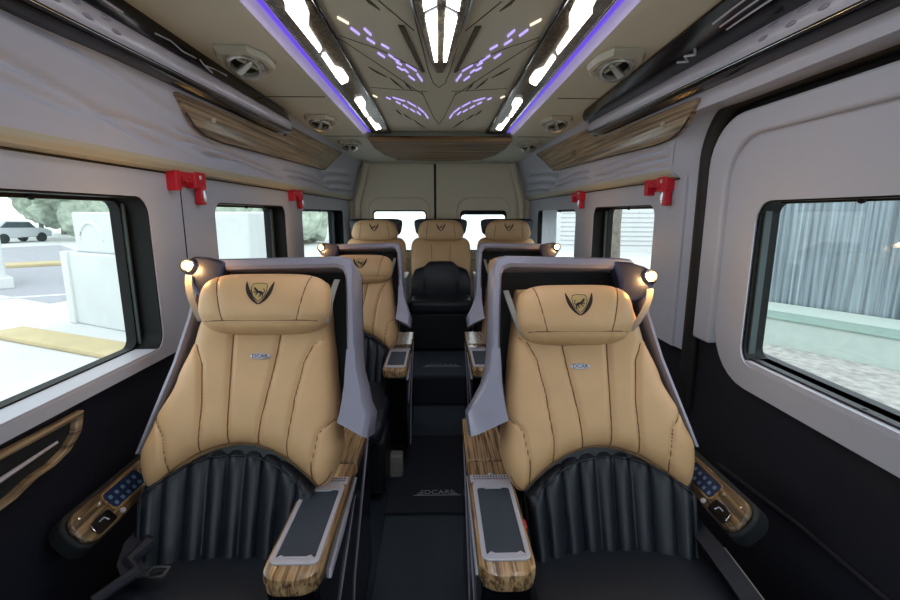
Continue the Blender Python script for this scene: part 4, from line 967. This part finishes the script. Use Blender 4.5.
def rear_seat(cx, label, kind):
    WS = 0.92 if kind == 'm' else 0.83
    t = thing('back_row_chair', label, 'seat', (cx, 3.85, 0.2), 'three rear bench seats')
    b = nb(); cushion(b, 0, 0.19, 0.70, 0.262, 0.060, 0.20, p=5, ty=0.06); bk = obj('backrest', b, M['beige'], t, angle=80)
    b = nb()
    for x in (-0.075, 0.075): tube(b, [(x, 0.128 - 0.0012, 0.66), (x * 1.05, 0.134, 0.76), (x * 1.1, 0.142, 0.84)], 0.002, 6)
    obj('stitching', b, M['stitch'], bk)
    # pillow
    b = nb(); cushion(b, 0, 0.155, 0.963, 0.192, 0.052, 0.088, p=3.2, ez=0.4, nx=lambda f: 1.0 - 0.10 * f); hr = obj('headrest', b, M['beige'], t, angle=80)
    b = nb()
    for q in (-1, 1): tube(b, [(q * 0.125, 0.1085, 0.90), (q * 0.118, 0.1015, 0.963), (q * 0.108, 0.112, 1.03)], 0.002, 6)
    obj('stitching', b, M['stitch'], hr)
    b = nb()
    for q in (-1, 1):
        L = [(q * (0.038 * (1 - (k / 10) ** 2.0) + 0.001), 1.022 - 0.068 * k / 10) for k in range(11)]
        R_ = [(q * max(0, 0.038 * (1 - (k / 10) ** 2.0) - 0.011 * math.sin(math.pi * min(1, k / 10 * 0.9 + 0.06))), 1.022 - 0.066 * k / 10) for k in range(11)]
        for k in range(10):
            yy = 0.0995 if L[k][1] < 0.99 else 0.1025
            vs = [b.verts.new((p[0], 0.0985 + 0.35 * max(0, abs(p[1] - 0.975) - 0.015) ** 1.2, p[1])) for p in (L[k], R_[k], R_[k + 1], L[k + 1])]
            try: b.faces.new(vs)
            except ValueError: pass
    tube(b, [(-0.012, 0.098, 0.985), (0.002, 0.097, 0.992), (0.012, 0.099, 1.006)], [0.004, 0.006, 0.003], 6)
    obj('emblem', b, M['emblem'], t)
    # black padded wings behind the pillow
    b = nb(); cushion(b, 0, 0.225, 0.985, 0.226, 0.035, 0.075, p=5, ez=0.5, nx=lambda f: 1.0 + 0.06 * f); obj('headrest_backing', b, M['black'], t)
    # black lower back with arched top
    b = nb(); rings = []
    for i in range(41):
        a = -1 + 2 * i / 40
        top = interp([(0.0, 0.702), (0.38, 0.698), (0.62, 0.652), (0.88, 0.630), (1.0, 0.56)], abs(a))
        xx = 0.275 * a * WS
        gr = 0.010 * math.exp(-((abs(a) - 0.62) / 0.04) ** 2)
        fr = 0.055 + gr - 0.05 * abs(a) ** 4
        rings.append([(xx, 0.22, 0.34), (xx, fr, 0.34), (xx, fr - 0.008, 0.45), (xx, fr + 0.008, top - 0.035), (xx, fr + 0.03, top - 0.008), (xx, fr + 0.07, top), (xx, 0.22, top)])
    loft(b, rings); lb = obj('lower_back', b, M['black'], t, angle=75)
    b = nb()
    for q in (-1, 1): tube(b, [(q * 0.170, 0.049, 0.42), (q * 0.168, 0.058, 0.55), (q * 0.150, 0.075, 0.645)], 0.003, 6)
    obj('piping', b, M['blackstitch'], lb)
    b = nb(); box(b, -0.285 * WS, 0.285 * WS, -0.28, 0.16, 0.31, 0.425); obj('seat_cushion', b, M['black'], t, bevel=0.04, seg=5)
    b = nb(); box(b, -0.272 * WS, 0.272 * WS, -0.255, -0.215, 0.02, 0.315); obj('front_skirt', b, M['pedestal'], t, bevel=0.012)
    b = nb(); box(b, -0.26 * WS, 0.26 * WS, -0.215, 0.25, 0.0, 0.31); obj('pedestal', b, M['pedestal'], t, bevel=0.01)
    for q in (-1, 1):
        b = nb(); tube(b, [(q * 0.274 * WS, -0.24, 0.30), (q * 0.274 * WS, -0.245, 0.16), (q * 0.274 * WS, -0.24, 0.04)], 0.006, 8); obj('side_strip', b, M['silver'], t)
rear_seat(-0.56, 'tan rear seat with black-winged headrest, leftmost of the back row', 'l')
rear_seat(0.005, 'tan and black rear seat at the end of the aisle, middle of the back row', 'm')
rear_seat(0.585, 'tan rear seat with black-winged headrest, rightmost of the back row', 'r')
for x, sd in ((-0.292, 'left'), (0.302, 'right')):
    t = thing('rear_console', 'slim grey console with cup slots standing just %s of the middle rear seat' % sd, 'console', (x, 3.72, 0.2), 'rear seat consoles')
    # narrow column tucked between the backrests
    b = nb(); box(b, -0.030, 0.030, -0.27, 0.06, 0.42, 0.612); obj('console_body', b, M['silver'], t, bevel=0.012)
    b = nb(); box(b, -0.026, 0.026, -0.25, 0.06, 0.0, 0.42); obj('column', b, M['pedestal'], t, bevel=0.01)
    b = nb(); box(b, -0.034, 0.034, -0.28, 0.06, 0.612, 0.630); obj('console_top', b, M['tray'], t, bevel=0.005)
    for q in (-0.013, 0.013):
        b = nb(); box(b, q - 0.010, q + 0.010, -0.275, -0.268, 0.570, 0.588); obj('slot', b, M['inner'], t, bevel=0.003)

# ------------------------------------------------------------------ aisle mats
def matt(name, x0, x1, y0, y1, z, m, label, txt=None, ty=0, size=0.06, sx=1.0):
    t = thing(name, label, 'floor mat', ((x0 + x1) / 2, (y0 + y1) / 2, z))
    b = nb(); box(b, x0 - (x0 + x1) / 2, x1 - (x0 + x1) / 2, (y0 - y1) / 2, (y1 - y0) / 2, 0.0, 0.010); obj('mat_pad', b, m, t, bevel=0.004, seg=2)
    b = nb(); tube(b, [((x0 - x1) / 2 + 0.006, (y1 - y0) / 2 - 0.004, 0.011), ((x1 - x0) / 2 - 0.006, (y1 - y0) / 2 - 0.004, 0.011)], 0.003, 6); obj('mat_edging', b, M['rubber'], t)
    if txt:
        off = (ty[0] - (x0 + x1) / 2, ty[1] - (y0 + y1) / 2)
        words('lettering', txt, size, Matrix.Translation((off[0], off[1], 0.011)), M['text'], t, sx=sx)
        b = nb(); h = size * 0.5; w = 0.5 * size * len(txt) * 0.72 * sx
        for s in (-1, 1):
            for k in range(3):
                x_a, x_b = s * (w * 0.98), s * (w * 0.98 + 0.022 + 0.009 * (1 - k)); yy = (k - 1) * size * 0.30
                box(b, off[0] + min(x_a, x_b), off[0] + max(x_a, x_b), off[1] + yy - 0.0022, off[1] + yy + 0.0022, 0.010, 0.0118)
        box(b, off[0] - w - 0.045, off[0] + w + 0.045, off[1] - h - 0.002, off[1] - h + 0.002, 0.010, 0.0118)
        obj('logo_lines', b, M['text'], t)
matt('floor_mat', -0.255, 0.115, 0.6, 1.80, 0.0, M['matg'], 'slate floor mat in the aisle between the two nearest seats')
matt('floor_mat', -0.262, 0.135, 1.82, 2.52, 0.0, M['mat'], 'dark carpet mat in the aisle marked DCAR, between first and second row', 'DCAR', (-0.03, 1.965), 0.045, 1.0)
matt('floor_mat', -0.225, 0.215, 2.54, 2.97, 0.0, M['matg'], 'slate floor mat in the aisle in front of the rear step')
matt('floor_mat', -0.265, 0.265, 3.01, 3.58, 0.2, M['matg'], 'slate mat on the raised rear step marked DCAR, before the middle rear seat', 'DCAR', (0.003, 3.22), 0.055, 1.2)

# curtain at the right rear window
b = nb()
def cf(u, v):
    return (0.868 + 0.012 * math.sin(u * 46), 3.50 + 0.42 * u + 0.03 * (1 - v) * (u - 0.5), 0.90 + 0.43 * v)
grid(b, 90, 6, cf); bmesh.ops.solidify(b, geom=b.faces[:], thickness=0.002)
tag(obj('curtain', b, M['curtain']), 'gathered white curtain at the far right side window', 'curtain')

# ------------------------------------------------------------------ outside
b = nb(); box(b, -60, 60, -30, 90, -0.85, -0.65); obj('ground', b, M['ground'], kind='structure', smooth=False)
b = nb(); prism(b, [(-30, 22, -0.648), (-8.6, 10.2, -0.648), (-7.6, 13.2, -0.648), (-24, 30, -0.648)], (0, 0, 0.004)); tag(obj('road', b, M['road'], smooth=False), None, None, None, 'structure')
b = nb(); box(b, 1.0, 9.0, -6, 16, -0.652, -0.642); tag(obj('gravel_ground', b, M['gravel'], smooth=False), None, None, None, 'structure')
# white concrete gate block
t = thing('concrete_block', 'white concrete gate block on a yellow kerb outside the left front window', 'concrete block', (-5.3, 7.64, -0.65), rotz=math.radians(-28))
b = nb(); box(b, -1.55, 3.0, 0.0, 1.0, 0.0, 1.28); obj('block_base', b, M['concrete'], t, bevel=0.03)
b = nb(); box(b, -1.45, 3.0, 0.15, 0.9, 1.28, 1.98); obj('block_top', b, M['concrete'], t, bevel=0.03)
b = nb(); box(b, -1.60, -1.40, -0.05, 0.2, 0.0, 1.30); obj('corner_post', b, M['white'], t, bevel=0.02)
b = nb(); tube(b, [(-0.9 + 0.35 * math.cos(a), 0.15, 1.5 + 0.3 * math.sin(a)) for a in [math.pi * k / 12 for k in range(13)]], 0.03, 8); obj('arch_moulding', b, M['white'], t)
b = nb(); box(b, 0.5, 4.2, -0.25, 0.25, 0, 0.09); o = obj('kerb', b, M['yellow'], bevel=0.03); o.location = (-7.6, 7.75, -0.65); o.rotation_euler = (0, 0, math.radians(-24)); tag(o, 'yellow painted kerb at the foot of the white concrete block', 'kerb')
b = nb(); box(b, -4, 4.0, -0.6, 0.6, 0, 0.12); o = obj('kerb', b, M['yellow'], bevel=0.03); o.location = (-16.5, 17.3, -0.65); o.rotation_euler = (0, 0, math.radians(32)); tag(o, 'yellow painted kerb across the road behind the white block', 'kerb')
b = nb(); box(b, 0, 5.0, -0.1, 0.1, 0, 0.006); o = obj('road_marking', b, M['white'], smooth=False); o.location = (-10.8, 10.6, -0.644); o.rotation_euler = (0, 0, math.radians(25)); tag(o, 'white painted line on the road outside the left window', 'road marking')
t = thing('concrete_pillar', 'tall white concrete pillar at the far left edge of the left window', 'pillar', (-12.6, 12.6, -0.65), rotz=math.radians(-40))
b = nb(); box(b, -1.0, 1.0, -0.6, 0.6, 0, 3.4); obj('shaft', b, M['concrete'], t, bevel=0.05)
b = nb(); box(b, -1.1, 1.1, -0.7, 0.7, 0, 0.3); obj('plinth', b, M['white'], t, bevel=0.03)
# parked vehicle beneath the trees
t = thing('parked_car', 'pale grey car parked under the trees outside the left window', 'car', (-29.5, 33.0, -0.65), rotz=math.radians(80))
b = nb(); prism(b, [(x, -0.85, z) for x, z in ((-2.0, 0.35), (2.0, 0.35), (2.05, 0.75), (1.6, 0.95), (1.0, 1.0), (0.55, 1.45), (-1.0, 1.5), (-1.6, 1.05), (-2.0, 0.95))], (0, 1.7, 0)); obj('car_body', b, M['carbody'], t, bevel=0.08)
b = nb(); prism(b, [(x, -0.862, z) for x, z in ((0.9, 1.0), (0.5, 1.38), (-0.95, 1.42), (-1.4, 1.05))], (0, 1.724, 0)); obj('car_window', b, M['carglass'], t)
for x in (-1.25, 1.25):
    for yy in (-0.87, 0.70):
        b = nb(); lathe(b, [(0.0, 0.0), (0.2, 0.0), (0.33, 0.01), (0.33, 0.17), (0.0, 0.17)], Matrix.Translation((x, yy + 0.17, 0.33)) @ Matrix.Rotation(math.radians(90), 4, 'X'), 20); obj('wheel', b, M['rubber'], t)

def tree(x, y, h, r, seed, label, name='leafy_tree'):
    t = thing(name, label, 'tree', (x, y, -0.65), 'trees outside the van')
    rnd = random.Random(seed)
    b = nb(); tube(b, [(0, 0, 0), (0.05 * r, 0, h * 0.25), (-0.03 * r, 0.05, h * 0.6)], [0.10 * r, 0.07 * r, 0.03 * r], 10); obj('trunk', b, M['bark'], t)
    b = nb()
    for k in range(9):
        a = rnd.uniform(0, 6.28); q = rnd.uniform(0.0, 0.65) * r
        c = Vector((math.cos(a) * q, math.sin(a) * q, h * rnd.uniform(0.22, 0.8)))
        tmp = bmesh.new(); bmesh.ops.create_icosphere(tmp, subdivisions=4, radius=r * rnd.uniform(0.42, 0.62))
        for v in tmp.verts:
            n_ = noise.fractal(v.co * (2.6 / r) + c * 3, 0.9, 2.0, 5)
            v.co = v.co * (1 + 0.28 * n_) + c
        me_ = bpy.data.meshes.new('tmp'); tmp.to_mesh(me_); tmp.free(); b.from_mesh(me_); bpy.data.meshes.remove(me_)
    obj('crown', b, M['leaf'], t)
tree(-37, 36, 9, 3.6, 1, 'broad pale green tree at the far left of the left front window')
tree(-36, 46, 10, 4.6, 2, 'broad pale green tree standing farthest back, beyond the parked grey car')
tree(-31.3, 37.5, 7, 2.0, 8, 'pale green tree directly behind the parked grey car')
tree(-25.5, 36, 9, 3.8, 3, 'pale green tree just left of the white concrete block')
tree(-19, 44, 10, 4.6, 6, 'tall pale green tree rising behind the white concrete block')
tree(-11.0, 22, 8, 3.0, 4, 'pale green tree outside the second left window')
tree(-9.4, 32, 9, 3.8, 5, 'pale green tree outside the farthest left window')
# white building seen through the rear and right rear windows
t = thing('white_building', 'white clad building outside the second right window', 'building', (11, 24, -0.65), rotz=math.radians(-12))
b = nb(); box(b, -4.5, 6, 0, 5, 0, 6.0)
obj('building_wall', b, M['white'], t)
b = nb()
for k in range(24): box(b, -4.52, 6.02, -0.03, 0.0, 0.3 + 0.24 * k, 0.33 + 0.24 * k)
obj('cladding_lines', b, M['road'], t)
b = nb(); tube(b, [(4.9, 12.6, -0.65), (4.85, 12.6, 1.0), (4.95, 12.6, 3.2)], [0.14, 0.12, 0.11], 12); tag(obj('tree_trunk', b, M['bark']), 'bare grey trunk standing before the white clad building', 'tree trunk')
# corrugated fence on a ledge, right
dv = Vector((0.514, -0.858, 0)); nvv = Vector((0.858, 0.514, 0))
ang = math.atan2(dv.y, dv.x)
t = thing('corrugated_fence', 'streaked blue-grey corrugated metal fence outside the sliding door window', 'fence', (4.97 - 0.514 * 0.6, 6.70 + 0.858 * 0.6, -0.65), rotz=ang)
b = nb(); rings = []
for i in range(700):
    x = -1.6 + 15.5 * i / 699
    y_ = 1.54 + 0.018 * math.sin(x * 60)
    rings.append([(x, y_, 0.0), (x, y_, 3.6), (x, y_ + 0.02, 3.6), (x, y_ + 0.02, 0.0)])
loft(b, rings); obj('corrugated_sheet', b, M['corr'], t)
b = nb(); box(b, -1.6, 13.9, 1.50, 1.60, 3.6, 3.7); obj('top_rail', b, M['white'], t, bevel=0.01)
t2 = thing('concrete_ledge', 'pale green painted concrete ledge along the foot of the corrugated fence', 'ledge', (4.97 - 0.514 * 0.6, 6.70 + 0.858 * 0.6, -0.65), rotz=ang)
b = nb(); box(b, -1.6, 14, 0, 1.50, 0, 0.40); obj('ledge_wall', b, M['ledge'], t2, bevel=0.01)
b = nb(); box(b, -1.62, 14, -0.02, 0.55, 0.40, 0.425); obj('ledge_top', b, M['ledgetop'], t2, bevel=0.005)

# ------------------------------------------------------------------ light
world = bpy.data.worlds.new('sky'); scene.world = world; world.use_nodes = True
nt = world.node_tree; bg = nt.nodes['Background']
bg.inputs['Color'].default_value = (0.90, 0.955, 1.0, 1); bg.inputs['Strength'].default_value = 1.9
sun = bpy.data.lights.new('sun', 'SUN'); sun.energy = 0.5; sun.angle = math.radians(20); sun.color = (1, 0.97, 0.92)
so = bpy.data.objects.new('sun', sun); link(so); so.rotation_euler = (math.radians(38), math.radians(20), 0)

scene.cycles.use_denoising = True
scene.cycles.max_bounces = 8
scene.cycles.transparent_max_bounces = 12
scene.cycles.sample_clamp_indirect = 6
vs = scene.view_settings
vs.view_transform = 'Standard'; vs.look = 'None'; vs.exposure = 0.30; vs.gamma = 1.0; vs.use_curve_mapping = False
